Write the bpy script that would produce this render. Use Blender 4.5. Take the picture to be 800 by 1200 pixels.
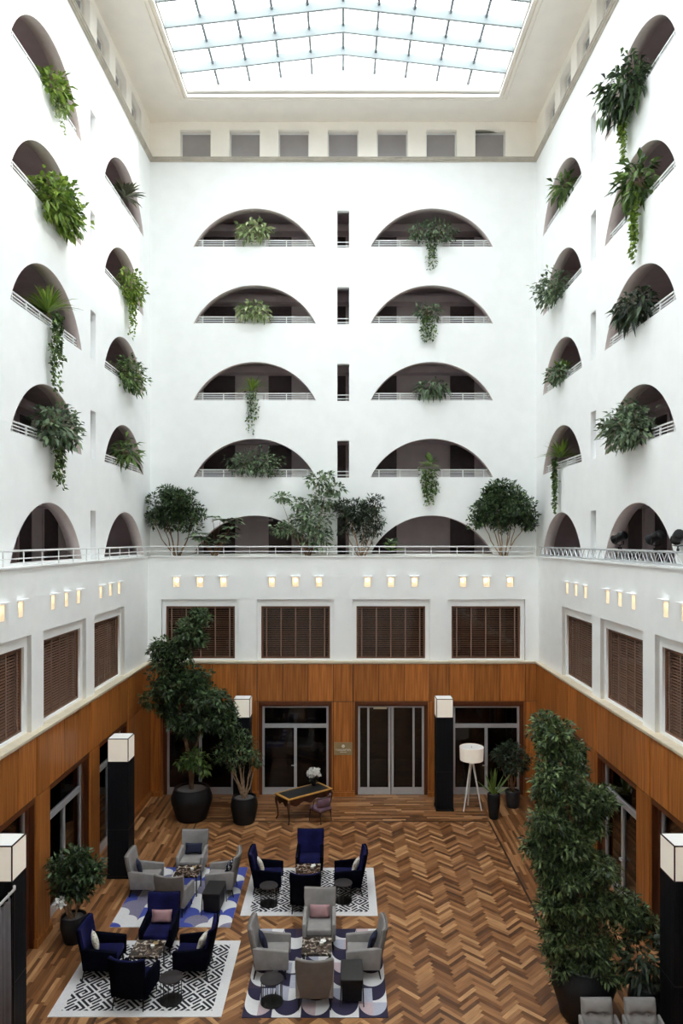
import bpy, bmesh, math, random
import numpy as np
from mathutils import Vector, Matrix, Euler

for o in list(bpy.data.objects):
    bpy.data.objects.remove(o, do_unlink=True)
scene = bpy.context.scene
COL = scene.collection
R = math.radians

# ------------------------------------------------------------------ camera, sky, sun, exposure
FPX = 840.0            # focal length in pixels of the 800x1200 frame
CX, CY = 402.0, 633.0  # vanishing point of the hall
CAMZ = 9.0
cam_d = bpy.data.cameras.new('camera')
cam_d.sensor_fit = 'VERTICAL'
cam_d.sensor_height = 36.0
cam_d.sensor_width = 24.0
cam_d.lens = 36.0 * FPX / 1200.0
cam_d.shift_y = (CY - 600.0) / 1200.0
cam_d.shift_x = -(CX - 400.0) / 1200.0
cam_d.clip_start = 0.05
cam_d.clip_end = 300
cam = bpy.data.objects.new('camera', cam_d)
cam.location = (0, 0, CAMZ)
cam.rotation_euler = (R(90), 0, 0)
COL.objects.link(cam)
scene.camera = cam

world = bpy.data.worlds.new('sky')
scene.world = world
world.use_nodes = True
wn = world.node_tree
wn.nodes.clear()
w_out = wn.nodes.new('ShaderNodeOutputWorld')
w_bg = wn.nodes.new('ShaderNodeBackground')
w_bg.inputs['Color'].default_value = (0.90, 0.96, 1.0, 1)
w_bg.inputs['Strength'].default_value = 5.2
wn.links.new(w_bg.outputs[0], w_out.inputs[0])

sun_d = bpy.data.lights.new('sun', 'SUN')
sun_d.energy = 2.4
sun_d.angle = R(4.0)
sun_d.color = (1.0, 0.95, 0.86)
sun = bpy.data.objects.new('sun', sun_d)
sun.rotation_euler = Vector((-1.0, 0.02, -0.68)).to_track_quat('-Z', 'Y').to_euler()
sun.location = (20, 12, 40)
COL.objects.link(sun)

scene.view_settings.view_transform = 'Standard'
scene.view_settings.look = 'None'
scene.view_settings.gamma = 1.0
scene.view_settings.use_curve_mapping = False
scene.view_settings.exposure = 0.18
scene.cycles.use_denoising = True
scene.cycles.max_bounces = 14
scene.cycles.diffuse_bounces = 12
scene.cycles.transparent_max_bounces = 12
scene.cycles.sample_clamp_indirect = 8.0
scene.cycles.caustics_reflective = False
scene.cycles.caustics_refractive = False

# ------------------------------------------------------------------ materials
def mat(name, col, rough=0.6, var=0.0, vscale=8.0, bump=0.0, bscale=40.0, metallic=0.0, stretch=(1, 1, 1), spec=0.5,
        sheen=0.0, coat=0.0, randobj=0.0, col2=None):
    m = bpy.data.materials.new(name)
    m.use_nodes = True
    nt = m.node_tree
    b = nt.nodes['Principled BSDF']
    b.inputs['Base Color'].default_value = (*col, 1)
    b.inputs['Roughness'].default_value = rough
    b.inputs['Metallic'].default_value = metallic
    b.inputs['Specular IOR Level'].default_value = spec
    if sheen:
        b.inputs['Sheen Weight'].default_value = sheen
        b.inputs['Sheen Roughness'].default_value = 0.35
        b.inputs['Sheen Tint'].default_value = (*[min(1, c * 2 + .08) for c in col], 1)
    if coat:
        b.inputs['Coat Weight'].default_value = coat
        b.inputs['Coat Roughness'].default_value = 0.15
    tc = nt.nodes.new('ShaderNodeTexCoord')
    mp = nt.nodes.new('ShaderNodeMapping')
    mp.inputs['Scale'].default_value = stretch
    nt.links.new(tc.outputs['Object'], mp.inputs['Vector'])
    if var or col2:
        n = nt.nodes.new('ShaderNodeTexNoise')
        n.inputs['Scale'].default_value = vscale
        n.inputs['Detail'].default_value = 5
        nt.links.new(mp.outputs[0], n.inputs['Vector'])
        rmp = nt.nodes.new('ShaderNodeValToRGB')
        c2 = col2 if col2 else [max(0, c * (1 - var)) for c in col]
        c1 = col if col2 else [min(1, c * (1 + var)) for c in col]
        rmp.color_ramp.elements[0].position = 0.35
        rmp.color_ramp.elements[1].position = 0.65
        rmp.color_ramp.elements[0].color = (*c2, 1)
        rmp.color_ramp.elements[1].color = (*c1, 1)
        nt.links.new(n.outputs['Fac'], rmp.inputs[0])
        last = rmp.outputs[0]
        if randobj:
            oi = nt.nodes.new('ShaderNodeObjectInfo')
            mr = nt.nodes.new('ShaderNodeMapRange')
            mr.inputs['To Min'].default_value = 1 - randobj
            mr.inputs['To Max'].default_value = 1 + randobj
            nt.links.new(oi.outputs['Random'], mr.inputs['Value'])
            hs = nt.nodes.new('ShaderNodeHueSaturation')
            nt.links.new(mr.outputs[0], hs.inputs['Value'])
            nt.links.new(last, hs.inputs['Color'])
            last = hs.outputs[0]
        nt.links.new(last, b.inputs['Base Color'])
    if bump:
        n2 = nt.nodes.new('ShaderNodeTexNoise')
        n2.inputs['Scale'].default_value = bscale
        n2.inputs['Detail'].default_value = 3
        nt.links.new(mp.outputs[0], n2.inputs['Vector'])
        bp = nt.nodes.new('ShaderNodeBump')
        bp.inputs['Strength'].default_value = bump
        bp.inputs['Distance'].default_value = 0.01
        nt.links.new(n2.outputs['Fac'], bp.inputs['Height'])
        nt.links.new(bp.outputs[0], b.inputs['Normal'])
    return m

def leaf_mat(name, dark, light, rough=0.45):
    m = bpy.data.materials.new(name)
    m.use_nodes = True
    nt = m.node_tree
    b = nt.nodes['Principled BSDF']
    b.inputs['Roughness'].default_value = rough
    g = nt.nodes.new('ShaderNodeNewGeometry')
    oi = nt.nodes.new('ShaderNodeObjectInfo')
    ad = nt.nodes.new('ShaderNodeMath'); ad.operation = 'ADD'
    fr = nt.nodes.new('ShaderNodeMath'); fr.operation = 'FRACT'
    nt.links.new(g.outputs['Random Per Island'], ad.inputs[0])
    nt.links.new(oi.outputs['Random'], ad.inputs[1])
    nt.links.new(ad.outputs[0], fr.inputs[0])
    rmp = nt.nodes.new('ShaderNodeValToRGB')
    rmp.color_ramp.elements[0].color = (*dark, 1)
    rmp.color_ramp.elements[1].color = (*light, 1)
    e = rmp.color_ramp.elements.new(0.65)
    e.color = (*[d * .6 + l * .4 for d, l in zip(dark, light)], 1)
    nt.links.new(fr.outputs[0], rmp.inputs[0])
    nt.links.new(rmp.outputs[0], b.inputs['Base Color'])
    tr = nt.nodes.new('ShaderNodeBsdfTranslucent')
    nt.links.new(rmp.outputs[0], tr.inputs['Color'])
    mx = nt.nodes.new('ShaderNodeMixShader')
    mx.inputs[0].default_value = 0.25
    nt.links.new(b.outputs[0], mx.inputs[1])
    nt.links.new(tr.outputs[0], mx.inputs[2])
    nt.links.new(mx.outputs[0], nt.nodes['Material Output'].inputs[0])
    return m

def glass_mat(name, tint, rough=0.02, refl=1.0, trans=1.0):
    m = bpy.data.materials.new(name)
    m.use_nodes = True
    nt = m.node_tree
    nt.nodes.remove(nt.nodes['Principled BSDF'])
    t = nt.nodes.new('ShaderNodeBsdfTransparent')
    t.inputs[0].default_value = (*tint, 1)
    g = nt.nodes.new('ShaderNodeBsdfGlossy')
    g.inputs['Roughness'].default_value = rough
    g.inputs['Color'].default_value = (refl, refl, refl, 1)
    f = nt.nodes.new('ShaderNodeFresnel')
    f.inputs['IOR'].default_value = 1.45
    mx = nt.nodes.new('ShaderNodeMixShader')
    nt.links.new(f.outputs[0], mx.inputs[0])
    nt.links.new(t.outputs[0], mx.inputs[1])
    nt.links.new(g.outputs[0], mx.inputs[2])
    nt.links.new(mx.outputs[0], nt.nodes['Material Output'].inputs[0])
    return m

def sky_glass(name):
    m = bpy.data.materials.new(name)
    m.use_nodes = True
    nt = m.node_tree
    nt.nodes.remove(nt.nodes['Principled BSDF'])
    t = nt.nodes.new('ShaderNodeBsdfTransparent')
    t.inputs[0].default_value = (0.93, 0.95, 0.95, 1)
    d = nt.nodes.new('ShaderNodeBsdfTranslucent')
    d.inputs[0].default_value = (0.9, 0.92, 0.92, 1)
    mx = nt.nodes.new('ShaderNodeMixShader')
    mx.inputs[0].default_value = 0.25
    nt.links.new(t.outputs[0], mx.inputs[1])
    nt.links.new(d.outputs[0], mx.inputs[2])
    nt.links.new(mx.outputs[0], nt.nodes['Material Output'].inputs[0])
    return m

def emit_mat(name, col, s):
    m = bpy.data.materials.new(name)
    m.use_nodes = True
    b = m.node_tree.nodes['Principled BSDF']
    b.inputs['Base Color'].default_value = (*col, 1)
    b.inputs['Emission Color'].default_value = (*col, 1)
    b.inputs['Emission Strength'].default_value = s
    return m

def plank_mat(name):
    """wood boards: grain along U, tone per board"""
    m = bpy.data.materials.new(name)
    m.use_nodes = True
    nt = m.node_tree
    b = nt.nodes['Principled BSDF']
    b.inputs['Roughness'].default_value = 0.42
    uv = nt.nodes.new('ShaderNodeUVMap')
    uv.uv_map = 'UVMap'
    g = nt.nodes.new('ShaderNodeNewGeometry')
    at = nt.nodes.new('ShaderNodeAttribute'); at.attribute_name = 'tone'
    at.attribute_type = 'GEOMETRY'
    oi = nt.nodes.new('ShaderNodeObjectInfo')
    tone_in = nt.nodes.new('ShaderNodeMath'); tone_in.operation = 'ADD'
    fr = nt.nodes.new('ShaderNodeMath'); fr.operation = 'FRACT'
    nt.links.new(at.outputs['Fac'], tone_in.inputs[0])
    nt.links.new(oi.outputs['Random'], tone_in.inputs[1])
    nt.links.new(tone_in.outputs[0], fr.inputs[0])
    rmp = nt.nodes.new('ShaderNodeValToRGB')
    cr = rmp.color_ramp
    cr.elements[0].color = (0.095, 0.036, 0.0135, 1)
    cr.elements[1].color = (0.52, 0.28, 0.125, 1)
    for q, c in ((0.3, (0.19, 0.075, 0.025)), (0.55, (0.27, 0.116, 0.043)), (0.8, (0.36, 0.170, 0.069))):
        e = cr.elements.new(q); e.color = (*c, 1)
    nt.links.new(fr.outputs[0], rmp.inputs[0])
    mp = nt.nodes.new('ShaderNodeMapping')
    mp.inputs['Scale'].default_value = (1.5, 28, 1)
    nt.links.new(uv.outputs[0], mp.inputs[0])
    cm = nt.nodes.new('ShaderNodeCombineXYZ')
    ml = nt.nodes.new('ShaderNodeMath'); ml.operation = 'MULTIPLY'; ml.inputs[1].default_value = 37.0
    nt.links.new(fr.outputs[0], ml.inputs[0])
    nt.links.new(ml.outputs[0], cm.inputs[2])
    va = nt.nodes.new('ShaderNodeVectorMath'); va.operation = 'ADD'
    nt.links.new(mp.outputs[0], va.inputs[0]); nt.links.new(cm.outputs[0], va.inputs[1])
    n = nt.nodes.new('ShaderNodeTexNoise'); n.inputs['Scale'].default_value = 2.0; n.inputs['Detail'].default_value = 4
    nt.links.new(va.outputs[0], n.inputs['Vector'])
    mr = nt.nodes.new('ShaderNodeMapRange')
    mr.inputs['From Min'].default_value = 0.3; mr.inputs['From Max'].default_value = 0.7
    mr.inputs['To Min'].default_value = 0.72; mr.inputs['To Max'].default_value = 1.2
    nt.links.new(n.outputs['Fac'], mr.inputs['Value'])
    hs = nt.nodes.new('ShaderNodeHueSaturation')
    nt.links.new(mr.outputs[0], hs.inputs['Value']); nt.links.new(rmp.outputs[0], hs.inputs['Color'])
    nt.links.new(hs.outputs[0], b.inputs['Base Color'])
    return m

def marble_mat(name):
    m = bpy.data.materials.new(name)
    m.use_nodes = True
    nt = m.node_tree
    b = nt.nodes['Principled BSDF']
    b.inputs['Roughness'].default_value = 0.2
    tc = nt.nodes.new('ShaderNodeTexCoord')
    n = nt.nodes.new('ShaderNodeTexNoise'); n.inputs['Scale'].default_value = 9; n.inputs['Detail'].default_value = 8; n.inputs['Distortion'].default_value = 1.4
    nt.links.new(tc.outputs['Object'], n.inputs['Vector'])
    r = nt.nodes.new('ShaderNodeValToRGB')
    r.color_ramp.elements[0].position = 0.40; r.color_ramp.elements[0].color = (0.022, 0.014, 0.010, 1)
    r.color_ramp.elements[1].position = 0.70; r.color_ramp.elements[1].color = (0.60, 0.54, 0.47, 1)
    e = r.color_ramp.elements.new(0.54); e.color = (0.085, 0.055, 0.04, 1)
    nt.links.new(n.outputs['Fac'], r.inputs[0])
    nt.links.new(r.outputs[0], b.inputs['Base Color'])
    return m

def pattern_mat(name, c1, c2, scale):
    m = bpy.data.materials.new(name)
    m.use_nodes = True
    nt = m.node_tree
    b = nt.nodes['Principled BSDF']; b.inputs['Roughness'].default_value = 0.85
    tc = nt.nodes.new('ShaderNodeTexCoord')
    v = nt.nodes.new('ShaderNodeTexVoronoi'); v.inputs['Scale'].default_value = scale
    nt.links.new(tc.outputs['Object'], v.inputs['Vector'])
    r = nt.nodes.new('ShaderNodeValToRGB')
    r.color_ramp.elements[0].position = 0.30; r.color_ramp.elements[0].color = (*c1, 1)
    r.color_ramp.elements[1].position = 0.42; r.color_ramp.elements[1].color = (*c2, 1)
    nt.links.new(v.outputs['Distance'], r.inputs[0])
    nt.links.new(r.outputs[0], b.inputs['Base Color'])
    return m

M = {}
M['plaster'] = mat('plaster', (0.93, 0.935, 0.925), 0.85, var=0.015, vscale=2, bump=0.25, bscale=35, spec=0.2)
M['attic'] = mat('attic_plaster', (0.92, 0.87, 0.79), 0.9, var=0.02, vscale=1.5, spec=0.2)
M['soffit'] = mat('soffit', (0.93, 0.875, 0.80), 0.9, var=0.02, vscale=1.5, spec=0.2)
M['cornice'] = mat('cornice', (0.50, 0.45, 0.38), 0.8, var=0.1, vscale=3)
M['corridor'] = mat('corridor', (0.60, 0.515, 0.515), 0.85, var=0.06, vscale=2)
M['corridor_dark'] = mat('corridor_dark', (0.10, 0.075, 0.075), 0.7, var=0.1)
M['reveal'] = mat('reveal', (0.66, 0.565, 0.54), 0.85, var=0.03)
M['stone'] = mat('stone', (0.70, 0.60, 0.45), 0.6, var=0.05, vscale=5)
M['wood'] = mat('wood_panel', (0.50, 0.178, 0.042), 0.38, col2=(0.285, 0.090, 0.020), vscale=2.2, stretch=(9, 9, 0.35), randobj=0.18, spec=.35)
M['wood_red'] = mat('wood_jamb', (0.15, 0.042, 0.012), 0.4, col2=(0.09, 0.024, 0.008), vscale=2.2, stretch=(9, 9, 0.35))
M['wood_dark'] = mat('wood_backing', (0.10, 0.036, 0.013), 0.5, var=0.2, stretch=(6, 6, .5))
M['blind'] = mat('blind_wood', (0.22, 0.115, 0.075), 0.5, var=0.15, vscale=6)
M['blind_frame'] = mat('blind_frame', (0.155, 0.062, 0.03), 0.45, var=0.1)
M['tape'] = mat('blind_tape', (0.21, 0.13, 0.10), 0.9, var=0.05)
M['room'] = mat('room_dark', (0.035, 0.026, 0.024), 0.8, var=0.2, vscale=1)
M['room_red'] = mat('room_panel', (0.075, 0.026, 0.014), 0.6, var=0.2, vscale=2)
M['plank'] = plank_mat('floor_plank')
M['floor_bed'] = mat('floor_bed', (0.06, 0.025, 0.01), 0.7, var=0.1)
M['inlay'] = mat('floor_inlay', (0.035, 0.017, 0.010), 0.5, var=0.1)
M['steel'] = mat('door_metal', (0.52, 0.53, 0.55), 0.38, var=0.03, metallic=0.35)
M['white_metal'] = mat('white_metal', (0.78, 0.78, 0.77), 0.4, var=0.02)
M['alu'] = mat('truss_metal', (0.62, 0.63, 0.64), 0.35, var=0.05, metallic=0.6)
M['glass'] = glass_mat('door_glass', (0.55, 0.57, 0.58))
M['pane_grey'] = mat('attic_pane', (0.30, 0.275, 0.28), 0.25, var=0.05, vscale=1.5)  # opaque grey like a drawn blind, lightens windows whose corridor gets no light
M['rafter'] = mat('rafter_paint', (0.33, 0.365, 0.37), 0.5, var=0.02)
M['bar'] = mat('bar_metal', (0.27, 0.29, 0.31), 0.5, var=0.05)
M['skyglass'] = sky_glass('skylight_glass')
M['black'] = mat('black_lacquer', (0.007, 0.007, 0.008), 0.5, spec=0.2, var=0.2)
M['black_metal'] = mat('black_metal', (0.012, 0.011, 0.011), 0.4, var=0.1, metallic=0.3)
M['ribbed'] = mat('ribbed_black', (0.007, 0.0075, 0.010), 0.6, spec=0.15, var=0.25, vscale=3, stretch=(14, 14, .1), bump=0.6, bscale=4)
M['shade'] = mat('lamp_fabric', (0.86, 0.80, 0.70), 0.8, var=0.02)
bs_ = M['shade'].node_tree.nodes['Principled BSDF']
bs_.inputs['Emission Color'].default_value = (1.0, 0.88, 0.74, 1); bs_.inputs['Emission Strength'].default_value = 0.22
M['shade_top'] = mat('lamp_diffuser', (0.90, 0.89, 0.86), 0.7, var=0.01)
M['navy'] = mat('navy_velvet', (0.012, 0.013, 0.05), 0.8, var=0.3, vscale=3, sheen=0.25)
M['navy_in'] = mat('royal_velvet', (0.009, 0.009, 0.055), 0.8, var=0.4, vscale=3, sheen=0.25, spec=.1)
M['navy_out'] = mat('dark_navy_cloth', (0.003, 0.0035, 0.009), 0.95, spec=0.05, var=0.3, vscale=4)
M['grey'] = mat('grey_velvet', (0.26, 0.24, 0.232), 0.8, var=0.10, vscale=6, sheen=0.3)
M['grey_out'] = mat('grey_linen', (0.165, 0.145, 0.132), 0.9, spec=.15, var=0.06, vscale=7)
M['pink'] = mat('dusty_pink', (0.36, 0.20, 0.21), 0.6, var=0.10, vscale=8, sheen=0.3)
M['pil_navy'] = mat('pillow_navy', (0.012, 0.014, 0.04), 0.85, var=0.2)
M['pil_cream'] = pattern_mat('pillow_cream', (0.36, 0.27, 0.17), (0.72, 0.68, 0.60), 22)
M['pil_dots'] = pattern_mat('pillow_dots', (0.70, 0.70, 0.72), (0.015, 0.015, 0.03), 16)
M['marble'] = marble_mat('brown_marble')
M['rug_white'] = mat('rug_white', (0.68, 0.66, 0.66), 0.95, var=0.04, vscale=30)
M['rug_navy'] = mat('rug_navy', (0.022, 0.018, 0.05), 0.95, var=0.1, vscale=30)
M['rug_purple'] = mat('rug_purple', (0.045, 0.03, 0.055), 0.95, var=0.1, vscale=30)
M['rug_grey'] = mat('rug_grey', (0.42, 0.42, 0.50), 0.95, var=0.06, vscale=30)
M['rug_pink'] = mat('rug_pink', (0.50, 0.38, 0.40), 0.95, var=0.06, vscale=30)
M['rug_blue'] = mat('rug_blue', (0.055, 0.075, 0.33), 0.95, var=0.1, vscale=30)
M['rug_mauve'] = mat('rug_mauve', (0.20, 0.18, 0.26), 0.95, var=0.1, vscale=30)
M['rug_black'] = mat('rug_black', (0.015, 0.014, 0.022), 0.95, var=0.1, vscale=30)
M['pot'] = mat('pot_black', (0.008, 0.0085, 0.010), 0.55, spec=.3, var=0.3, vscale=6, stretch=(6, 6, .4), bump=.3, bscale=12)
M['pot_blue'] = mat('pot_slate', (0.022, 0.026, 0.034), 0.5, var=0.2)
M['soil'] = mat('gravel', (0.16, 0.15, 0.15), 0.9, var=0.5, vscale=60, bump=.6, bscale=70)
M['bark'] = mat('bark', (0.22, 0.13, 0.075), 0.85, var=0.3, vscale=14)
M['bark_pale'] = mat('bark_pale', (0.36, 0.24, 0.15), 0.85, var=0.3, vscale=14)
M['desk'] = mat('desk_wood', (0.055, 0.02, 0.010), 0.3, var=0.3, vscale=5, coat=.4)
M['desk_gold'] = mat('desk_inlay', (0.50, 0.26, 0.06), 0.35, var=0.15, vscale=8)
M['leather'] = mat('desk_leather', (0.010, 0.011, 0.012), 0.5, var=0.2)
M['purple'] = mat('mauve_velvet', (0.20, 0.12, 0.17), 0.8, var=0.1, sheen=.3)
M['white'] = mat('white_lacquer', (0.80, 0.79, 0.77), 0.5, var=0.02)
M['flower'] = mat('white_petal', (0.85, 0.84, 0.80), 0.7, var=0.06, vscale=20)
M['curtain'] = mat('curtain_grey', (0.11, 0.095, 0.10), 0.9, var=0.1, vscale=4, sheen=.2)
M['brass'] = mat('brass_sign', (0.36, 0.26, 0.13), 0.5, var=0.06, metallic=.3)
M['sign_letter'] = mat('sign_letter', (0.85, 0.80, 0.70), 0.5, var=0.02)
M['bulb'] = emit_mat('warm_bulb', (1.0, 0.80, 0.55), 3.6)
M['niche'] = mat('niche_white', (0.85, 0.82, 0.76), 0.8, var=0.02)
L = {
 'fig':   leaf_mat('leaf_fig', (0.010, 0.022, 0.012), (0.15, 0.24, 0.09)),
 'weep':  leaf_mat('leaf_weeping', (0.012, 0.026, 0.013), (0.25, 0.35, 0.13)),
 'dark': leaf_mat('leaf_dark', (0.008, 0.016, 0.009), (0.085, 0.125, 0.06)),
 'pale': leaf_mat('leaf_pale', (0.06, 0.1, 0.05), (0.36, 0.47, 0.27)),
 'mid': leaf_mat('leaf_mid', (0.03, 0.065, 0.016), (0.24, 0.36, 0.1)),
 'lime':  leaf_mat('leaf_lime', (0.085, 0.160, 0.020), (0.380, 0.506, 0.086)),
 'vari': leaf_mat('leaf_variegated', (0.16, 0.25, 0.08), (0.72, 0.76, 0.46)),
 'grey': leaf_mat('leaf_greygreen', (0.045, 0.075, 0.04), (0.3, 0.4, 0.22)),
 'purple': leaf_mat('leaf_bronze', (0.045, 0.045, 0.025), (0.19, 0.20, 0.11)),
}

# ------------------------------------------------------------------ builders
class MB:
    def __init__(self):
        self.v = []; self.f = []; self.mi = []; self.cur = 0
    def _add(self, vs, fs):
        o = len(self.v)
        self.v.extend([tuple(p) for p in vs])
        for f in fs:
            self.f.append(tuple(i + o for i in f)); self.mi.append(self.cur)
        return self
    def box(self, x0, x1, y0, y1, z0, z1):
        return self._add([(x0, y0, z0), (x1, y0, z0), (x1, y1, z0), (x0, y1, z0), (x0, y0, z1), (x1, y0, z1), (x1, y1, z1), (x0, y1, z1)],
                         [(0, 3, 2, 1), (4, 5, 6, 7), (0, 1, 5, 4), (1, 2, 6, 5), (2, 3, 7, 6), (3, 0, 4, 7)])
    def inbox(self, x0, x1, y0, y1, z0, z1, skip=()):
        vs = [(x0, y0, z0), (x1, y0, z0), (x1, y1, z0), (x0, y1, z0), (x0, y0, z1), (x1, y0, z1), (x1, y1, z1), (x0, y1, z1)]
        fs = {'-z': (0, 1, 2, 3), '+z': (4, 7, 6, 5), '-y': (0, 4, 5, 1), '+x': (1, 5, 6, 2), '+y': (2, 6, 7, 3), '-x': (3, 7, 4, 0)}
        return self._add(vs, [f for k, f in fs.items() if k not in skip])
    def hexa(self, pts):   # 8 points like box
        return self._add(pts, [(0, 3, 2, 1), (4, 5, 6, 7), (0, 1, 5, 4), (1, 2, 6, 5), (2, 3, 7, 6), (3, 0, 4, 7)])
    def obox(self, c, s, m=None):
        hx, hy, hz = s[0] / 2, s[1] / 2, s[2] / 2
        pts = [Vector(p) for p in [(-hx, -hy, -hz), (hx, -hy, -hz), (hx, hy, -hz), (-hx, hy, -hz), (-hx, -hy, hz), (hx, -hy, hz), (hx, hy, hz), (-hx, hy, hz)]]
        if m is not None:
            pts = [m @ p for p in pts]
        c = Vector(c)
        return self.hexa([p + c for p in pts])
    def path(self, pts, rad, n=6, cap=True):
        pts = [Vector(p) for p in pts]
        if not hasattr(rad, '__len__'):
            rad = [rad] * len(pts)
        base = len(self.v)
        up = Vector((0, 0, 1))
        vs = []
        prev = None
        for i, p in enumerate(pts):
            t = (pts[min(i + 1, len(pts) - 1)] - pts[max(i - 1, 0)])
            if t.length < 1e-9: t = Vector((0, 0, 1))
            t.normalize()
            if prev is None:
                a = up.cross(t)
                if a.length < 1e-3: a = Vector((1, 0, 0)).cross(t)
            else:
                a = prev - t * prev.dot(t)
                if a.length < 1e-4: a = up.cross(t)
            a.normalize(); prev = a
            b = t.cross(a)
            for k in range(n):
                ang = 2 * math.pi * (k + .5) / n
                vs.append(p + (a * math.cos(ang) + b * math.sin(ang)) * rad[i])
        fs = []
        for i in range(len(pts) - 1):
            for k in range(n):
                k2 = (k + 1) % n
                fs.append((i * n + k, i * n + k2, (i + 1) * n + k2, (i + 1) * n + k))
        if cap:
            fs.append(tuple(reversed(range(n))))
            fs.append(tuple((len(pts) - 1) * n + k for k in range(n)))
        return self._add(vs, fs)
    def tube(self, p0, p1, r0, r1=None, n=8):
        return self.path([p0, p1], [r0, r0 if r1 is None else r1], n)
    def lathe(self, prof, n=24, c=(0, 0, 0)):
        vs = []; fs = []
        for r, z in prof:
            for k in range(n):
                a = 2 * math.pi * k / n
                vs.append((c[0] + r * math.cos(a), c[1] + r * math.sin(a), c[2] + z))
        m = len(prof)
        for i in range(m - 1):
            for k in range(n):
                k2 = (k + 1) % n
                fs.append((i * n + k, i * n + k2, (i + 1) * n + k2, (i + 1) * n + k))
        fs.append(tuple(reversed(range(n))))
        fs.append(tuple((m - 1) * n + k for k in range(n)))
        return self._add(vs, fs)
    def poly(self, pts):
        return self._add(pts, [tuple(range(len(pts)))])
    def prism(self, poly, w0, w1, fn):   # poly in (u,v), extruded along w, fn(u,v,w)->xyz
        n = len(poly)
        vs = [fn(u, v, w0) for u, v in poly] + [fn(u, v, w1) for u, v in poly]
        fs = [tuple(reversed(range(n))), tuple(range(n, 2 * n))]
        for i in range(n):
            j = (i + 1) % n
            fs.append((i, j, n + j, n + i))
        return self._add(vs, fs)
    def mesh(self, name, mats):
        me = bpy.data.meshes.new(name)
        me.from_pydata(self.v, [], self.f)
        mats = mats if isinstance(mats, (list, tuple)) else [mats]
        for m in mats:
            me.materials.append(m)
        if len(mats) > 1:
            me.polygons.foreach_set('material_index', self.mi)
        me.update()
        return me
    def build(self, name, mats, parent=None, smooth=False, bevel=0.0, seg=2, subsurf=0, fixn=False, loc=None):
        me = self.mesh(name, mats)
        if fixn:
            bm = bmesh.new(); bm.from_mesh(me)
            bmesh.ops.recalc_face_normals(bm, faces=bm.faces)
            bm.to_mesh(me); bm.free()
        return link(name, me, parent, smooth, bevel, seg, subsurf, loc)

def link(name, me, parent=None, smooth=False, bevel=0.0, seg=2, subsurf=0, loc=None):
    o = bpy.data.objects.new(name, me)
    COL.objects.link(o)
    if parent is not None:
        o.parent = parent
    if loc is not None:
        o.location = loc
    if smooth:
        me.polygons.foreach_set('use_smooth', [True] * len(me.polygons))
        if not subsurf and not bevel and smooth != 'all':
            try:
                me.set_sharp_from_angle(angle=R(40))
            except Exception:
                pass
    if bevel:
        b = o.modifiers.new('bevel', 'BEVEL'); b.width = bevel; b.segments = seg; b.limit_method = 'ANGLE'
        b.harden_normals = False
    if subsurf:
        s = o.modifiers.new('subsurf', 'SUBSURF'); s.levels = subsurf; s.render_levels = subsurf
    return o

def tag(o, label, cat=None, group=None, kind=None):
    o['label'] = label
    if cat: o['category'] = cat
    if group: o['group'] = group
    if kind: o['kind'] = kind
    return o

def thing(name, label, cat, loc=(0, 0, 0), rz=0.0, group=None):
    o = bpy.data.objects.new(name, None)
    COL.objects.link(o)
    o.empty_display_size = 0.2
    o.location = loc; o.rotation_euler = (0, 0, rz)
    return tag(o, label, cat, group)

def struct(name, o_or_mb, m, label, parent=None, **kw):
    o = o_or_mb.build(name, m, parent, **kw) if isinstance(o_or_mb, MB) else o_or_mb
    o['kind'] = 'structure'
    o['label'] = label
    return o

def children(o):
    return list(o.children)

def copy_tree(o, parent=None):
    c = o.copy(); COL.objects.link(c)
    if parent is not None: c.parent = parent
    for ch in KIDS.get(o.name, []):
        copy_tree(ch, c)
    return c
KIDS = {}
def register(root):
    """remember the tree below root for copying"""
    def walk(o):
        KIDS[o.name] = [c for c in bpy.data.objects if c.parent == o]
        for c in KIDS[o.name]: walk(c)
    walk(root)

def plate(outer, holes, thick):
    """flat plate with holes, in (u,v), thickness along w from 0 to thick; returns mesh"""
    cu = bpy.data.curves.new('plate', 'CURVE')
    cu.dimensions = '2D'; cu.fill_mode = 'BOTH'; cu.extrude = thick / 2
    for pl in [outer] + holes:
        s = cu.splines.new('POLY'); s.points.add(len(pl) - 1)
        for p, (u, v) in zip(s.points, pl): p.co = (u, v, 0, 1)
        s.use_cyclic_u = True
    ob = bpy.data.objects.new('plate', cu); COL.objects.link(ob)
    dg = bpy.context.evaluated_depsgraph_get(); dg.update()
    me = bpy.data.meshes.new_from_object(ob.evaluated_get(dg))
    bpy.data.objects.remove(ob, do_unlink=True); bpy.data.curves.remove(cu)
    me.transform(Matrix.Translation((0, 0, thick / 2)))
    return me

def frame_m(kind, d):
    """plate frame: 'back' u=X v=Z w=+Y at y=d ; 'left' u=Y v=Z w=-X at x=-d ; 'right' u=Y v=Z w=+X at x=d ; 'ceil' u=X v=Y w=+Z at z=d ; 'front' w=-Y"""
    if kind == 'back': cols = ((1, 0, 0), (0, 0, 1), (0, 1, 0)); t = (0, d, 0)
    if kind == 'front': cols = ((1, 0, 0), (0, 0, 1), (0, -1, 0)); t = (0, d, 0)
    if kind == 'left': cols = ((0, 1, 0), (0, 0, 1), (-1, 0, 0)); t = (-d, 0, 0)
    if kind == 'right': cols = ((0, 1, 0), (0, 0, 1), (1, 0, 0)); t = (d, 0, 0)
    if kind == 'ceil': cols = ((1, 0, 0), (0, 1, 0), (0, 0, 1)); t = (0, 0, d)
    m = Matrix.Identity(4)
    for i, c in enumerate(cols):
        for j in range(3): m[j][i] = c[j]
    for j in range(3): m[j][3] = t[j]
    return m

def frame_fn(kind, d):
    m = frame_m(kind, d)
    return lambda u, v, w: tuple(m @ Vector((u, v, w)))

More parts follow.
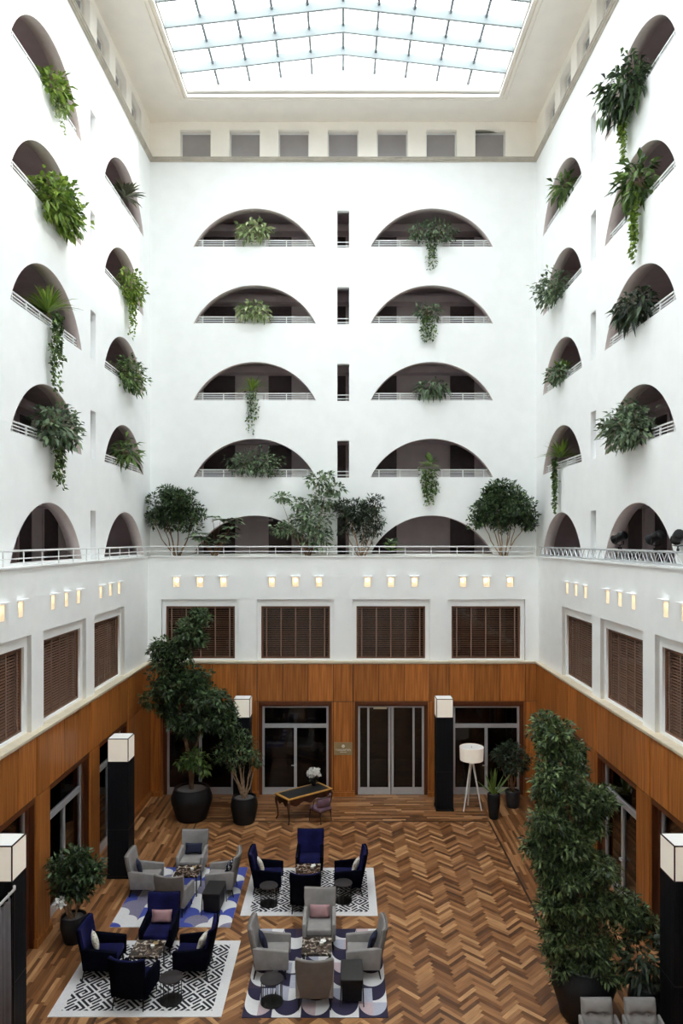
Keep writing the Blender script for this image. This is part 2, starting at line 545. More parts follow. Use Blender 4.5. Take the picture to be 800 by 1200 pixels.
def fbox(mb, fn, u0, u1, v0, v1, w0, w1):
    pts = [fn(u, v, w) for (u, v, w) in [(u0, v0, w0), (u1, v0, w0), (u1, v1, w0), (u0, v1, w0), (u0, v0, w1), (u1, v0, w1), (u1, v1, w1), (u0, v1, w1)]]
    mb.hexa(pts)
    return mb

def fix_normals(me):
    bm = bmesh.new(); bm.from_mesh(me)
    bmesh.ops.remove_doubles(bm, verts=bm.verts, dist=1e-5)
    bmesh.ops.recalc_face_normals(bm, faces=bm.faces)
    bm.to_mesh(me); bm.free()

def join_meshes(name, mes, mats):
    bm = bmesh.new()
    for me in mes:
        bm.from_mesh(me)
    bmesh.ops.recalc_face_normals(bm, faces=bm.faces)
    out = bpy.data.meshes.new(name); bm.to_mesh(out); bm.free()
    for me in mes: bpy.data.meshes.remove(me)
    out.materials.clear()
    for m in mats: out.materials.append(m)
    return out

def rect(u0, u1, v0, v1):
    return [(u0, v0), (u1, v0), (u1, v1), (u0, v1)]

def arch(c, sill, half, rise, n=28):
    Rr = (half * half + rise * rise) / (2 * rise)
    a = math.asin(min(1, half / Rr))
    cz = sill + rise - Rr
    pts = []
    for i in range(n + 1):
        t = a - 2 * a * i / n
        pts.append((c + Rr * math.sin(t), cz + Rr * math.cos(t)))
    return pts

# ------------------------------------------------------------------ dimensions (metres)
YL, XL = 25.2, 6.78          # wooden base walls
YW, XW = 25.32, 6.90         # white lower wall, just behind
YU, XU = 26.71, 7.19         # tower walls with the arches
LEDGE, PAR = 4.74, 8.40      # ledge above the wood, parapet top
CEIL = 24.59
SILL = [8.49, 11.35, 14.21, 17.07, 19.93]
RISE = 1.43
Y0 = 0.5                     # front wall of the hall
T = 0.36
BAYS_B = [-5.06, -1.69, 1.69, 5.06]
BAYS_S = [21.25, 17.88, 14.51, 11.14]
def ground(x, y, z=0.0):
    Y = FPX * (CAMZ - z) / (y - CY)
    return ((x - CX) * Y / FPX, Y)
def at_depth(x, y, Y):
    return Vector(((x - CX) * Y / FPX, Y, CAMZ - (y - CY) * Y / FPX))
# ================================================================== STRUCTURE
ORD = ['first', 'second', 'third', 'fourth', 'fifth', 'sixth', 'seventh', 'eighth', 'ninth', 'tenth']

# ---- tower walls with arches
SIDE_ARCH = [23.7, 17.6, 11.5]
SIDE_SLIT = [20.62, 14.5]
BACK_ARCH = [-3.3, 3.3]
def tower_wall(name, kind, d, u0, u1, archs, half, slits, attic, label):
    holes = []
    for s in SILL:
        for c in archs:
            holes.append(arch(c, s, half, RISE))
        for c in slits:
            holes.append(rect(c - .22, c + .22, s - .02, s + 1.36))
    ma = plate(rect(u0, u1, 23.2, CEIL + .5), [rect(c - .57, c + .57, 23.24, 24.29) for c in attic], T)
    ma.transform(frame_m(kind, d)); fix_normals(ma); ma.materials.append(M['attic'])
    me = plate(rect(u0, u1, 7.6, 23.2), holes, T)
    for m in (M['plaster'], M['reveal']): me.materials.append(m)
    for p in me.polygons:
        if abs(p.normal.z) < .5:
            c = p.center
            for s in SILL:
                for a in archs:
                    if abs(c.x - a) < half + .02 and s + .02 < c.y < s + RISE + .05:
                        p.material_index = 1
    me.transform(frame_m(kind, d))
    fix_normals(me)
    o = struct(name, link(name, me), None, label)
    link('attic_band', ma, o)
    return o
ATTIC_B = [(x - CX) * YU / FPX for x in (228.7, 286.5, 344, 401.8, 459.7, 517.3, 574.7)]
ATTIC_S = [24.95 - 1.72 * i for i in range(9)]
tower_wall('wall_back', 'back', YU, -XU - T, XU + T, BACK_ARCH, 2.28, [0.0], ATTIC_B, 'tall white plaster end wall pierced by wide arches')
tower_wall('wall_left', 'left', XU, -1.4, YU, SIDE_ARCH, 2.12, SIDE_SLIT, ATTIC_S, 'sunlit white plaster side wall with arches, over the left gallery')
tower_wall('wall_right', 'right', XU, -1.4, YU, SIDE_ARCH, 2.12, SIDE_SLIT, ATTIC_S, 'shaded white plaster side wall with arches, over the lighting truss')
mf = MB().box(-XU - T, XU + T, -1.76, -1.4, 0, CEIL + .5)
struct('wall_front', mf, M['plaster'], 'plain white wall behind the viewer')

# ---- cornice below the attic windows
for i, (kind, d, u0, u1, lab) in enumerate((('back', YU, -XU, XU, 'end wall'), ('left', XU, -1.4, YU, 'left wall'), ('right', XU, -1.4, YU, 'right wall'))):
    fn = frame_fn(kind, d)
    mb = MB()
    fbox(mb, fn, u0, u1, 23.09, 23.13, -.06, 0)
    fbox(mb, fn, u0, u1, 23.13, 23.19, -.10, 0)
    fbox(mb, fn, u0, u1, 23.19, 23.225, -.13, 0)
    struct('trim_%d' % (i + 1), mb, M['cornice'], 'stone cornice below the attic windows of the ' + lab, fixn=True)

# ---- galleries behind the arches
def gallery(name, kind, d, u0, u1, label, doors):
    fn = frame_fn(kind, d)
    mb = MB()
    W0, W1 = T, T + 2.5
    mb.cur = 0
    fbox(mb, fn, u0, u1, 7.6, CEIL + .5, W1, W1 + .2)
    for s in SILL + [SILL[-1] + 2.86]:
        f = s - .44
        fbox(mb, fn, u0, u1, f - .30, f, W0 + .0, W1)
        # beam along the inner wall
        mb.cur = 0
        fbox(mb, fn, u0, u1, f + 2.02, f + 2.27, W1 - .55, W1)
    fbox(mb, fn, u0, u1, CEIL + .2, CEIL + .4, W0, W1)
    fbox(mb, fn, u0 - .1, u0, 7.6, CEIL + .4, W0, W1)
    fbox(mb, fn, u1, u1 + .1, 7.6, CEIL + .4, W0, W1)
    o = struct(name, mb, [M['corridor']], label, fixn=True)
    md = MB()
    for s in SILL:
        f = s - .44
        for (c, w) in doors:
            m2 = MB()
            fbox(m2, fn, c - w / 2, c + w / 2, f, f + 2.0, W1 - .03, W1 + .02)
            dd = m2.build('door_leaf', M['corridor_dark'], o, fixn=True)
            m3 = MB()
            for a, b, e, g in ((c - w / 2 - .07, c - w / 2, f, f + 2.06), (c + w / 2, c + w / 2 + .07, f, f + 2.06), (c - w / 2, c + w / 2, f + 2.0, f + 2.06)):
                fbox(m3, fn, a, b, e, g, W1 - .05, W1)
            m3.build('door_frame', M['corridor'], o, fixn=True)
    return o
gallery('wall_gallery_back', 'back', YU, -XU - 2.8, XU + 2.8, 'dim mauve corridor behind the end wall arches', [(-5.1, 1.3), (-2.6, .95), (1.7, 1.0), (4.9, 1.0), (-.3, .8)])
gallery('wall_gallery_left', 'left', XU, 3, YU + T, 'dim mauve corridor behind the arches of the left wall', [(24.6, 1.2), (22.6, .9), (18.6, 1.1), (16.6, .95)])
gallery('wall_gallery_right', 'right', XU, 3, YU + T, 'dim mauve corridor behind the arches of the right wall', [(24.6, 1.2), (22.6, .9), (18.6, 1.1), (16.6, .95)])
# faint lettering over the corridor door behind the planting
sg = thing('door_sign', 'small pale lettering above a door behind the leafy balcony tree', 'sign', at_depth(309, 609.5, 29.4))
sg_letters = 0
xx = -.29
for k, w in enumerate((.045, .05, .045, .05, .045, 0, .02, .05, .05, .045, .05)):
    if w:
        MB().box(xx, xx + w, -.01, 0, -.045, .045).build('letter', M['reveal'], sg)
    xx += (w or .05) + .016

# ---- attic window panes
wi = 0
def window_name():
    global wi
    wi += 1
    return 'window_%d' % wi
for kind, d, lst, lab in (('back', YU, ATTIC_B, 'end wall'), ('left', XU, ATTIC_S[:6], 'left wall'), ('right', XU, ATTIC_S[:6], 'right wall')):
    fn = frame_fn(kind, d)
    for k, c in enumerate(lst):
        mb = MB()
        for a, b, e, g in ((c - .57, c - .53, 23.24, 24.29), (c + .53, c + .57, 23.24, 24.29), (c - .53, c + .53, 23.24, 23.28), (c - .53, c + .53, 24.25, 24.29)):
            fbox(mb, fn, a, b, e, g, .24, .30)
        o = struct(window_name(), mb, M['white_metal'], 'square attic window under the ceiling, %s from the %s on the %s' % (ORD[k], 'sunlit side' if kind == 'back' else 'far corner', lab), fixn=True)
        mp = MB(); fbox(mp, fn, c - .53, c + .53, 23.28, 24.25, .265, .275)
        mp.build('pane', M['pane_grey'], o, fixn=True)

# ---- ceiling and skylight
SKX, SKY0, SKY1 = 5.45, 0.7, 25.05
me = plate(rect(-XU - 3, XU + 3, -1.8, YU + 3), [rect(-SKX, SKX, SKY0, SKY1)], .30)
me.transform(frame_m('ceil', CEIL)); fix_normals(me); me.materials.append(M['soffit'])
struct('ceiling', link('ceiling', me), None, 'cream plaster soffit around the skylight')
mb = MB()
for off, z0, z1, w in ((0.0, CEIL - .10, CEIL + .02, .07), (.16, CEIL - .06, CEIL + .02, .08), (.30, CEIL - .03, CEIL + .02, .05)):
    a, y0, y1 = SKX + off, SKY0 - off, SKY1 + off
    mb.box(-a - w, -a, y0 - w, y1 + w, z0, z1); mb.box(a, a + w, y0 - w, y1 + w, z0, z1)
    mb.box(-a, a, y1, y1 + w, z0, z1); mb.box(-a, a, y0 - w, y0, z0, z1)
struct('trim_4', mb, M['soffit'], 'stepped plaster moulding framing the skylight opening')
EAVE, RIDGE = CEIL + .30, CEIL + .92
def roof_z(x): return RIDGE - (RIDGE - EAVE) * abs(x) / SKX
sk = tag(bpy.data.objects.new('skylight', None), 'gabled glass skylight with white rafters over the hall', 'skylight')
COL.objects.link(sk); sk['kind'] = 'thing'
mb = MB()   # curb and gables
mb.box(-SKX - .25, -SKX, SKY0 - .25, SKY1 + .25, CEIL + .28, EAVE + .06)
mb.box(SKX, SKX + .25, SKY0 - .25, SKY1 + .25, CEIL + .28, EAVE + .06)
mb.prism([(-SKX, CEIL + .28), (SKX, CEIL + .28), (SKX, EAVE + .05), (0, RIDGE + .05), (-SKX, EAVE + .05)], SKY1, SKY1 + .12, lambda u, v, w: (u, w, v))
mb.prism([(-SKX, CEIL + .28), (SKX, CEIL + .28), (SKX, EAVE + .05), (0, RIDGE + .05), (-SKX, EAVE + .05)], SKY0 - .12, SKY0, lambda u, v, w: (u, w, v))
mb.build('curb', M['white'], sk, fixn=True)
NROW = 23; DY = (SKY1 - SKY0) / NROW
NCOL = 5; DX = SKX / NCOL
for j in range(1, NROW):
    y = SKY1 - j * DY
    for s in (-1, 1):
        mb = MB()
        pts = []
        for yy in (y - .035, y + .035):
            pass
        a = [(0, y - .035, RIDGE - .27), (s * SKX, y - .035, EAVE - .27), (s * SKX, y + .035, EAVE - .27), (0, y + .035, RIDGE - .27),
             (0, y - .035, RIDGE), (s * SKX, y - .035, EAVE), (s * SKX, y + .035, EAVE), (0, y + .035, RIDGE)]
        mb.hexa(a)
        mb.build('rafter', M['rafter'], sk, fixn=True)
for i in range(-NCOL + 1, NCOL):
    x = i * DX
    mb = MB()
    mb.box(x - .036, x + .036, SKY0, SKY1, roof_z(x) - .09, roof_z(x) + .03)
    mb.build('glazing_bar', M['bar'], sk)
pm = {}
for s in (-1, 1):
    for i in range(NCOL):
        x0, x1 = s * i * DX, s * (i + 1) * DX
        mb = MB()
        cx = (x0 + x1) / 2; cz = (roof_z(x0) + roof_z(x1)) / 2
        hw = DX / 2 - .02; hd = DY / 2 - .03
        sl = (roof_z(x1) - roof_z(x0)) / (x1 - x0)
        for zz in (0,):
            mb._add([(-hw, -hd, -hw * sl + .02), (hw, -hd, hw * sl + .02), (hw, hd, hw * sl + .02), (-hw, hd, -hw * sl + .02)], [(0, 1, 2, 3)])
        pm[(s, i)] = (mb, cx, cz)
rest = MB()
for (s, i), (mb, cx, cz) in pm.items():
    me = mb.mesh('pane', M['skyglass'])
    for j in range(NROW):
        y = SKY1 - (j + .5) * DY
        if j < 8:
            link('pane', me, sk, loc=(cx, y, cz))
        else:
            rest._add([(v[0] + cx, v[1] + y, v[2] + cz) for v in mb.v], mb.f)
o = rest.build('panes_beyond', M['skyglass'], sk); o['kind'] = 'stuff'

# ---- lower white walls with recessed windows and lamp niches
NZ0, NZ1 = 7.33, 7.70
def niche_us(c): return [c - .83, c, c + .83]
def low_wall(name, kind, d, u0, u1, bays, label):
    outer, inner, nich = [], [], []
    for c in bays:
        outer.append([(c - 1.36, LEDGE - .2 + .2), (c + 1.36, LEDGE + .0), (c + 1.36, 6.91), (c - 1.36, 6.91)])
        inner.append(rect(c - 1.22, c + 1.22, LEDGE + .06, 6.66))
        for u in niche_us(c): nich.append(rect(u - .125, u + .125, NZ0, NZ1))
    b0 = LEDGE - .1
    # front layer is open at the bottom of each recess: build as comb outline
    pts = [(u0, b0)]
    for c in sorted(bays):
        pts += [(c - 1.36, b0), (c - 1.36, 6.91), (c + 1.36, 6.91), (c + 1.36, b0)]
    pts += [(u1, b0), (u1, PAR), (u0, PAR)]
    m1 = plate(pts, nich, .10)
    m2 = plate(rect(u0, u1, b0, PAR), inner + nich, .30)
    m2.transform(Matrix.Translation((0, 0, .101)))
    for m_ in (m1, m2): m_.transform(frame_m(kind, d))
    me = join_meshes(name, [m1, m2], [M['plaster']])
    o = struct(name, link(name, me), None, label)
    mb = MB(); fn = frame_fn(kind, d)
    fbox(mb, fn, u0, u1, PAR, PAR + .035, -.05, .43)
    struct('coping', mb, M['plaster'], 'plaster coping', o, fixn=True)
    return o
low_wall('wall_back_lower', 'back', YW, -XW, XW, BAYS_B, 'white parapet wall with four recessed windows, end of the hall')
low_wall('wall_left_lower', 'left', XW, Y0, YW, BAYS_S, 'white parapet wall with recessed windows along the left gallery')
low_wall('wall_right_lower', 'right', XW, Y0, YW, BAYS_S, 'white parapet wall with recessed windows under the lighting truss')
struct('wall_front_lower', MB().box(-XW - .4, XW + .4, Y0 - .4, Y0, 0, PAR), M['plaster'], 'white parapet wall below the viewer')
# gallery terrace floor
mb = MB()
mb.box(-XU - .1, XU + .1, YW + .3, YU + .1, 7.9, 8.05)
mb.box(-XU - .1, -XW - .3, -1.4, YW + .3, 7.9, 8.05); mb.box(XW + .3, XU + .1, -1.4, YW + .3, 7.9, 8.05)
mb.box(-XW - .3, XW + .3, -1.4, Y0 - .3, 7.9, 8.05)
struct('floor_terrace', mb, M['stone'], 'narrow terrace floor behind the parapet')

# ---- niche lamps
BAYNAME_B = ['window behind the tall leaning tree', 'window above the writing desk', 'window above the sliding entrance door', 'window above the tripod lamp']
BAYNAME_S = ['farthest window', 'middle window', 'nearest window']
SN = ['first', 'middle', 'last']
def niche_lamp(kind, d, u, label):
    fn = frame_fn(kind, d)
    t = thing('wall_lamp', label, 'wall lamp', fn(u, NZ0, 0), 0, 'small lit niches in the parapet walls')
    base = Vector(fn(u, NZ0, 0))
    f2 = lambda a, b, c: tuple(Vector(fn(u + a, NZ0 + b, c)) - base)
    mb = MB()   # box lining the niche
    fbox(mb, f2, -.125, .125, -.0, .37, .20, .22)
    fbox(mb, f2, -.125, -.105, 0, .37, .0, .20); fbox(mb, f2, .105, .125, 0, .37, .0, .20)
    fbox(mb, f2, -.105, .105, 0, .02, .0, .20); fbox(mb, f2, -.105, .105, .35, .37, .0, .20)
    mb.build('housing', M['niche'], t, fixn=True)
    mb = MB(); fbox(mb, f2, -.16, .16, .37, .41, -.13, .02); mb.build('hood', M['plaster'], t, fixn=True)
    mb = MB()
    c = f2(0, .25, .10)
    mb.lathe([(.012, -.07), (.04, -.05), (.055, 0), (.04, .05), (.015, .07)], 10, c)
    mb.build('bulb', M['bulb'], t, smooth='all')
    return t
for i, c in enumerate(BAYS_B):
    for k, u in enumerate(niche_us(c)):
        niche_lamp('back', YW, u, 'lit wall niche, %s of three over the %s' % (SN[k], BAYNAME_B[i]))
for kind, lab in (('left', 'left wall'), ('right', 'right wall')):
    for i, c in enumerate(BAYS_S[:3]):
        for k, u in enumerate(niche_us(c)[::-1]):
            if i == 2 and k == 2: continue
            niche_lamp(kind, XW, u, 'lit niche of the %s, %s of three over the %s' % (lab, SN[k], BAYNAME_S[i]))

# ---- first floor windows with wooden blinds
slat_side = None
def blind_window(kind, d, c, label, tilt, nsl=26):
    fn = frame_fn(kind, d)
    z0, z1 = LEDGE + .06, 6.66
    mb = MB()
    for a, b, e, g in ((c - 1.22, c - 1.16, z0, z1), (c + 1.16, c + 1.22, z0, z1), (c - 1.16, c + 1.16, z0, z0 + .05), (c - 1.16, c + 1.16, z1 - .07, z1)):
        fbox(mb, fn, a, b, e, g, .16, .26)
    o = struct(window_name(), mb, M['blind_frame'], label, fixn=True)
    # slats share one mesh, each an object of its own
    base = MB()
    ca, sa = math.cos(tilt), math.sin(tilt)
    hw = .026
    prof = [(-hw * ca, -hw * sa - .003), (hw * ca, hw * sa - .003), (hw * ca, hw * sa + .003), (-hw * ca, -hw * sa + .003)]
    z00 = Vector(fn(0, 0, 0))
    g2 = lambda u, v, w: tuple(Vector(fn(u, v, w)) - z00)
    base.prism([(w, v) for w, v in prof], -1.155, 1.155, lambda w, v, u: g2(u, v, w))
    me = base.mesh('slat', M['blind'])
    fix_normals(me)
    for k in range(nsl):
        z = z0 + .09 + (z1 - z0 - .20) * k / (nsl - 1)
        link('slat', me, o, loc=fn(c, z, .21))
    for k in range(5):
        u = c - 1.03 + 2.06 * k / 4
        mb = MB(); fbox(mb, fn, u - .022, u + .022, z0 + .05, z1 - .07, .165, .172)
        mb.build('tape', M['tape'], o, fixn=True)
    mb = MB(); fbox(mb, fn, c - 1.16, c + 1.16, z0 + .05, z1 - .07, .275, .285)
    mb.build('pane', M['glass'], o, fixn=True)
    return o
for i, c in enumerate(BAYS_B):
    blind_window('back', YW, c, 'wide ' + BAYNAME_B[i] + ', brown wooden blinds', R(8))
for kind, lab in (('left', 'left'), ('right', 'right')):
    for i, c in enumerate(BAYS_S[:4]):
        blind_window(kind, XW, c, 'brown slatted blind window in the white %s wall, %s from the far corner' % (lab, ORD[i]), R(25))

# rooms behind windows and doors
for nm, x0, x1, y0, y1, z0, z1, skip in (
    ('wall_room_back', -6.7, 6.7, YW + .42, YW + 4.2, 0, 4.4, ('-y',)), ('wall_room_back_upper', -6.7, 6.7, YW + .42, YW + 4.2, 4.6, 7.85, ('-y',)),
    ('wall_room_left', -XW - 4, -XW - .42, 8, YW - .1, 0, 4.4, ('+x',)), ('wall_room_left_upper', -XW - 4, -XW - .42, 8, YW - .1, 4.6, 7.85, ('+x',)),
    ('wall_room_right', XW + .42, XW + 4, 8, YW - .1, 0, 4.4, ('-x',)), ('wall_room_right_upper', XW + .42, XW + 4, 8, YW - .1, 4.6, 7.85, ('-x',))):
    struct(nm, MB().inbox(x0, x1, y0, y1, z0, z1, skip), M['room_red'] if 'upper' not in nm else M['room'], 'dark room behind the glazed openings')

# ---- ledge between the white wall and the wood
for i, (kind, d, u0, u1, lab) in enumerate((('back', YL, -XL, XL, 'end wall'), ('left', XL, Y0, YL, 'left wall'), ('right', XL, Y0, YL, 'right wall'))):
    fn = frame_fn(kind, d); mb = MB()
    fbox(mb, fn, u0, u1, LEDGE - .045, LEDGE, -.05, .24)
    fbox(mb, fn, u0, u1, LEDGE - .085, LEDGE - .045, -.02, .24)
    struct('trim_%d' % (i + 5), mb, M['stone'], 'cream stone ledge on top of the wood panelling, ' + lab, fixn=True)

# ---- wooden base walls
BAND = 3.33
OPW, OPH = 1.275, 3.2
def wood_wall(name, kind, d, u0, u1, bays, label, pil_w=.69):
    fn = frame_fn(kind, d)
    bs = sorted(bays)
    ua = u0 - (.3 if kind == 'back' else 0); ub = u1 + .3
    pts = [(ua, 0)]
    for c in bs:
        pts += [(c - OPW, 0), (c - OPW, OPH), (c + OPW, OPH), (c + OPW, 0)]
    pts += [(ub, 0), (ub, LEDGE - .05), (ua, LEDGE - .05)]
    me = plate(pts, [], .34)
    me.transform(Matrix.Translation((0, 0, .02)))
    me.transform(frame_m(kind, d)); fix_normals(me); me.materials.append(M['wood_red'])
    o = struct(name, link(name, me), None, label)
    g = .013
    def panel(a, b, e, f, w0=0.0, w1=.03, m='wood'):
        mb = MB()
        cc = fn((a + b) / 2, (e + f) / 2, 0)
        f2 = lambda u, v, w: tuple(Vector(fn(u, v, w)) - Vector(cc))
        fbox(mb, f2, a + g, b - g, e + g, f - g, w0, w1)
        mb.build('panel', M[m], o, fixn=True, loc=cc)
    top = LEDGE - .085
    bw = 3.37
    edges = [u0] + [c for c in bs] + [u1]
    half_p = pil_w / 2
    for c in bs:
        a, b = c - bw / 2 + half_p, c + bw / 2 - half_p
        for k in range(3):
            panel(a + (b - a) * k / 3, a + (b - a) * (k + 1) / 3, BAND, top)
        panel(a, c - OPW + .0, .16, BAND, .0, .03) if c - OPW - a > .05 else None
        panel(c + OPW, b, .16, BAND, .0, .03) if b - c - OPW > .05 else None
        panel(c - OPW, c + OPW, OPH, BAND, .0, .03, 'wood_red')
    # pilasters between bays
    seams = [bs[0] - bw / 2] + [c + bw / 2 for c in bs]
    for s in seams:
        a, b = max(u0, s - half_p), min(u1, s + half_p)
        if b - a < .08: continue
        panel(a, b, BAND, top, -.02, .03)
        panel(a, b, .16, BAND, -.02, .03)
    # remaining wall towards the corners
    lo, hi = seams[0] - half_p, seams[-1] + half_p
    for a, b in ((u0, lo), (hi, u1)):
        if b - a > .1:
            n = max(1, round((b - a) / .9))
            for k in range(min(n, 12)):
                aa, bb = a + (b - a) * k / n, a + (b - a) * (k + 1) / n
                panel(aa, bb, BAND, top); panel(aa, bb, .16, BAND)
    # skirting on every solid stretch
    solid = []
    cur = u0
    for c in bs:
        solid.append((cur, c - OPW)); cur = c + OPW
    solid.append((cur, u1))
    mb = MB()
    for a, b in solid:
        if b - a > .02:
            fbox(mb, fn, a, b, 0, .15, -.06, .04)
            fbox(mb, fn, a, b, .15, .19, -.03, .04)
    struct('baseboard_' + kind, mb, M['wood'], 'wooden skirting along the base of the panelling, %s side' % {'back': 'far', 'left': 'left', 'right': 'right'}[kind], fixn=True)
    return o
wood_wall('wall_wood_back', 'back', YL, -XL, XL, BAYS_B, 'orange wood panelling around the far doors')
wood_wall('wall_wood_left', 'left', XL, Y0, YL, BAYS_S, 'orange wood panelling along the left wall')
wood_wall('wall_wood_right', 'right', XL, Y0, YL, BAYS_S, 'orange wood panelling along the right wall')

# ---- doors in the wood
dn = 0
def glazed_door(kind, d, c, label, sliding=False):
    global dn
    dn += 1
    fn = frame_fn(kind, d)
    w = 1.17; z1 = 3.13
    mb = MB()
    # timber lining
    fbox(mb, fn, c - OPW, c - w, 0, OPH, .14, .30); fbox(mb, fn, c + w, c + OPW, 0, OPH, .14, .30)
    fbox(mb, fn, c - w, c + w, z1, OPH, .14, .30)
    o = struct('door_%d' % dn, mb, M['wood_red'], label, fixn=True)
    def part(name, m, *boxes):
        b = MB()
        for x in boxes: fbox(b, fn, *x)
        return b.build(name, m, o, fixn=True)
    part('frame', M['steel'], (c - w, c - w + .075, 0, z1, .18, .26), (c + w - .075, c + w, 0, z1, .18, .26), (c - w + .075, c + w - .075, z1 - .06, z1, .18, .26))
    if not sliding:
        part('transom', M['steel'], (c - w + .075, c + w - .075, 2.36, 2.50, .17, .27))
        part('mullion', M['steel'], (c - .05, c + .05, 0, 2.36, .17, .27))
        for a, b in ((c - w + .075, c - .05), (c + .05, c + w - .075)):
            part('bottom_rail', M['steel'], (a, b, 0, .24, .19, .25))
            part('pane', M['glass'], (a, b, .24, 2.36, .215, .225))
        part('pane', M['glass'], (c - w + .075, c + w - .075, 2.5, z1 - .06, .215, .225))
        part('handle', M['steel'], (c - .02, c + .02, 1.02, 1.08, .10, .17), (c - .14, c - .02, 1.03, 1.06, .10, .13))
    else:
        part('threshold_rail', M['steel'], (c - w + .075, c - .03, 0, .24, .19, .25), (c + .03, c + w - .075, 0, .24, .19, .25))
        for x in (c - .80, c + .80):
            part('stile', M['steel'], (x - .035, x + .035, .24, z1 - .06, .18, .25))
        for x in (c - .055, c + .055):
            part('stile', M['steel'], (x - .04, x + .04, .0, z1 - .06, .175, .25))
        for a, b in ((c - w + .075, c - .835), (c - .765, c - .095), (c + .095, c + .765), (c + .835, c + w - .075)):
            part('pane', M['glass'], (a, b, .24, z1 - .06, .215, .225))
        part('sensor', M['stone'], (c - .62, c - .15, 3.04, 3.11, .10, .18))
    return o
DOORN = ['glazed door with grey metal frame behind the tall potted tree', 'glazed door with grey metal frame behind the writing desk',
         'double sliding entrance door with four narrow panes', 'glazed door with grey metal frame behind the tripod lamp']
for i, c in enumerate(BAYS_B):
    glazed_door('back', YL, c, DOORN[i], sliding=(i == 2))
for kind in ('left', 'right'):
    for i, c in enumerate(BAYS_S[:3]):
        glazed_door(kind, XL, c, 'glazed door in the wooden %s wall, %s from the far corner' % (kind, ORD[i]))

# ---- wall sign
sg = thing('wall_sign', 'brass sign with flower emblem on the wood between the doors', 'sign', (0.0, YL - .02, 9 - (877 - CY) / 33.333))
MB().box(-.33, .33, -.02, 0, -.22, .22).build('plate', M['brass'], sg)
def text_mesh(s, size, name, parent, loc, m):
    cu = bpy.data.curves.new(name, 'FONT'); cu.body = s; cu.size = size; cu.align_x = 'CENTER'; cu.extrude = .004
    ob = bpy.data.objects.new(name, cu); COL.objects.link(ob)
    dg = bpy.context.evaluated_depsgraph_get(); dg.update()
    me = bpy.data.meshes.new_from_object(ob.evaluated_get(dg))
    bpy.data.objects.remove(ob, do_unlink=True)
    me.materials.clear(); me.materials.append(m)
    me.transform(Matrix.Translation(loc) @ Matrix.Rotation(R(90), 4, 'X'))
    return link(name, me, parent)
text_mesh('TIERGARTEN', .092, 'lettering', sg, (0, -.024, -.075), M['sign_letter'])
mb = MB()
mb.box(-.12, .12, -.024, -.02, -.125, -.112)
mb.build('small_line', M['sign_letter'], sg)
mb = MB()
for k in range(6):
    a = k * math.pi / 3
    cx_, cz_ = .035 * math.cos(a), .09 + .035 * math.sin(a)
    mb.prism([(cx_ + .026 * math.cos(q * math.pi / 4), cz_ + .026 * math.sin(q * math.pi / 4)) for q in range(8)], -.026, -.02, lambda u, v, w: (u, w, v))
mb.build('emblem', M['sign_letter'], sg, fixn=True)

# ---- floor
fl = struct('floor', MB().box(-XL - 4.4, XL + 4.4, Y0, YL + 4.6, -.12, -.012), M['floor_bed'], 'wooden herringbone floor of the hall')
HX, HY = 4.64, 22.9
mb = MB()
mb.box(-HX - .05, -HX, 9, HY + .05, -.012, .001); mb.box(HX, HX + .05, 9, HY + .05, -.012, .001); mb.box(-HX, HX, HY, HY + .05, -.012, .001)
mb.build('inlay_strip', M['inlay'], fl)
rng = random.Random(5)
PLL, PLW = .54, .09
boards = []   # (corners 4 xy, axis)
def clip_poly(poly, x0, x1, y0, y1):
    def cut(p, inside, inter):
        out = []
        for i in range(len(p)):
            a, b = p[i], p[(i + 1) % len(p)]
            ia, ib = inside(a), inside(b)
            if ia: out.append(a)
            if ia != ib: out.append(inter(a, b))
        return out
    def ix(c): return lambda a, b: (c, a[1] + (b[1] - a[1]) * (c - a[0]) / (b[0] - a[0]))
    def iy(c): return lambda a, b: (a[0] + (b[0] - a[0]) * (c - a[1]) / (b[1] - a[1]), c)
    for ins, itr in ((lambda p: p[0] >= x0, ix(x0)), (lambda p: p[0] <= x1, ix(x1)), (lambda p: p[1] >= y0, iy(y0)), (lambda p: p[1] <= y1, iy(y1))):
        poly = cut(poly, ins, itr)
        if len(poly) < 3: return []
    return poly
s2 = 1 / math.sqrt(2)
n = 6   # boards: length = 6 widths
w_ = PLW
def herring():
    """herringbone on the unit grid of board widths, turned 45 degrees"""
    res = []
    NN = 150
    for i in range(-NN, NN):
        for k in range(-16, 17):
            # horizontal board at (i + k*n, i - k*n) .. and vertical board beside it
            ax, ay = i + k * n, i - k * n
            res.append((ax, ay, n, 1))
            res.append((ax + n, ay - n + 1, 1, n))
    return res
for (ax, ay, lx, ly) in herring():
    c = [(ax, ay), (ax + lx, ay), (ax + lx, ay + ly), (ax, ay + ly)]
    q = [((a - b) * s2 * w_, (a + b) * s2 * w_ + 15.5) for a, b in c]
    cx_ = sum(p[0] for p in q) / 4; cy_ = sum(p[1] for p in q) / 4
    if cx_ < -HX - .4 or cx_ > HX + .4 or cy_ < 10.5 or cy_ > HY + .4: continue
    p = clip_poly(q, -HX, HX, 10.8, HY)
    if len(p) < 3: continue
    d = Vector((q[1][0] - q[0][0], q[1][1] - q[0][1])) if lx > ly else Vector((q[3][0] - q[0][0], q[3][1] - q[0][1]))
    boards.append((p, d.normalized(), (cx_, cy_)))
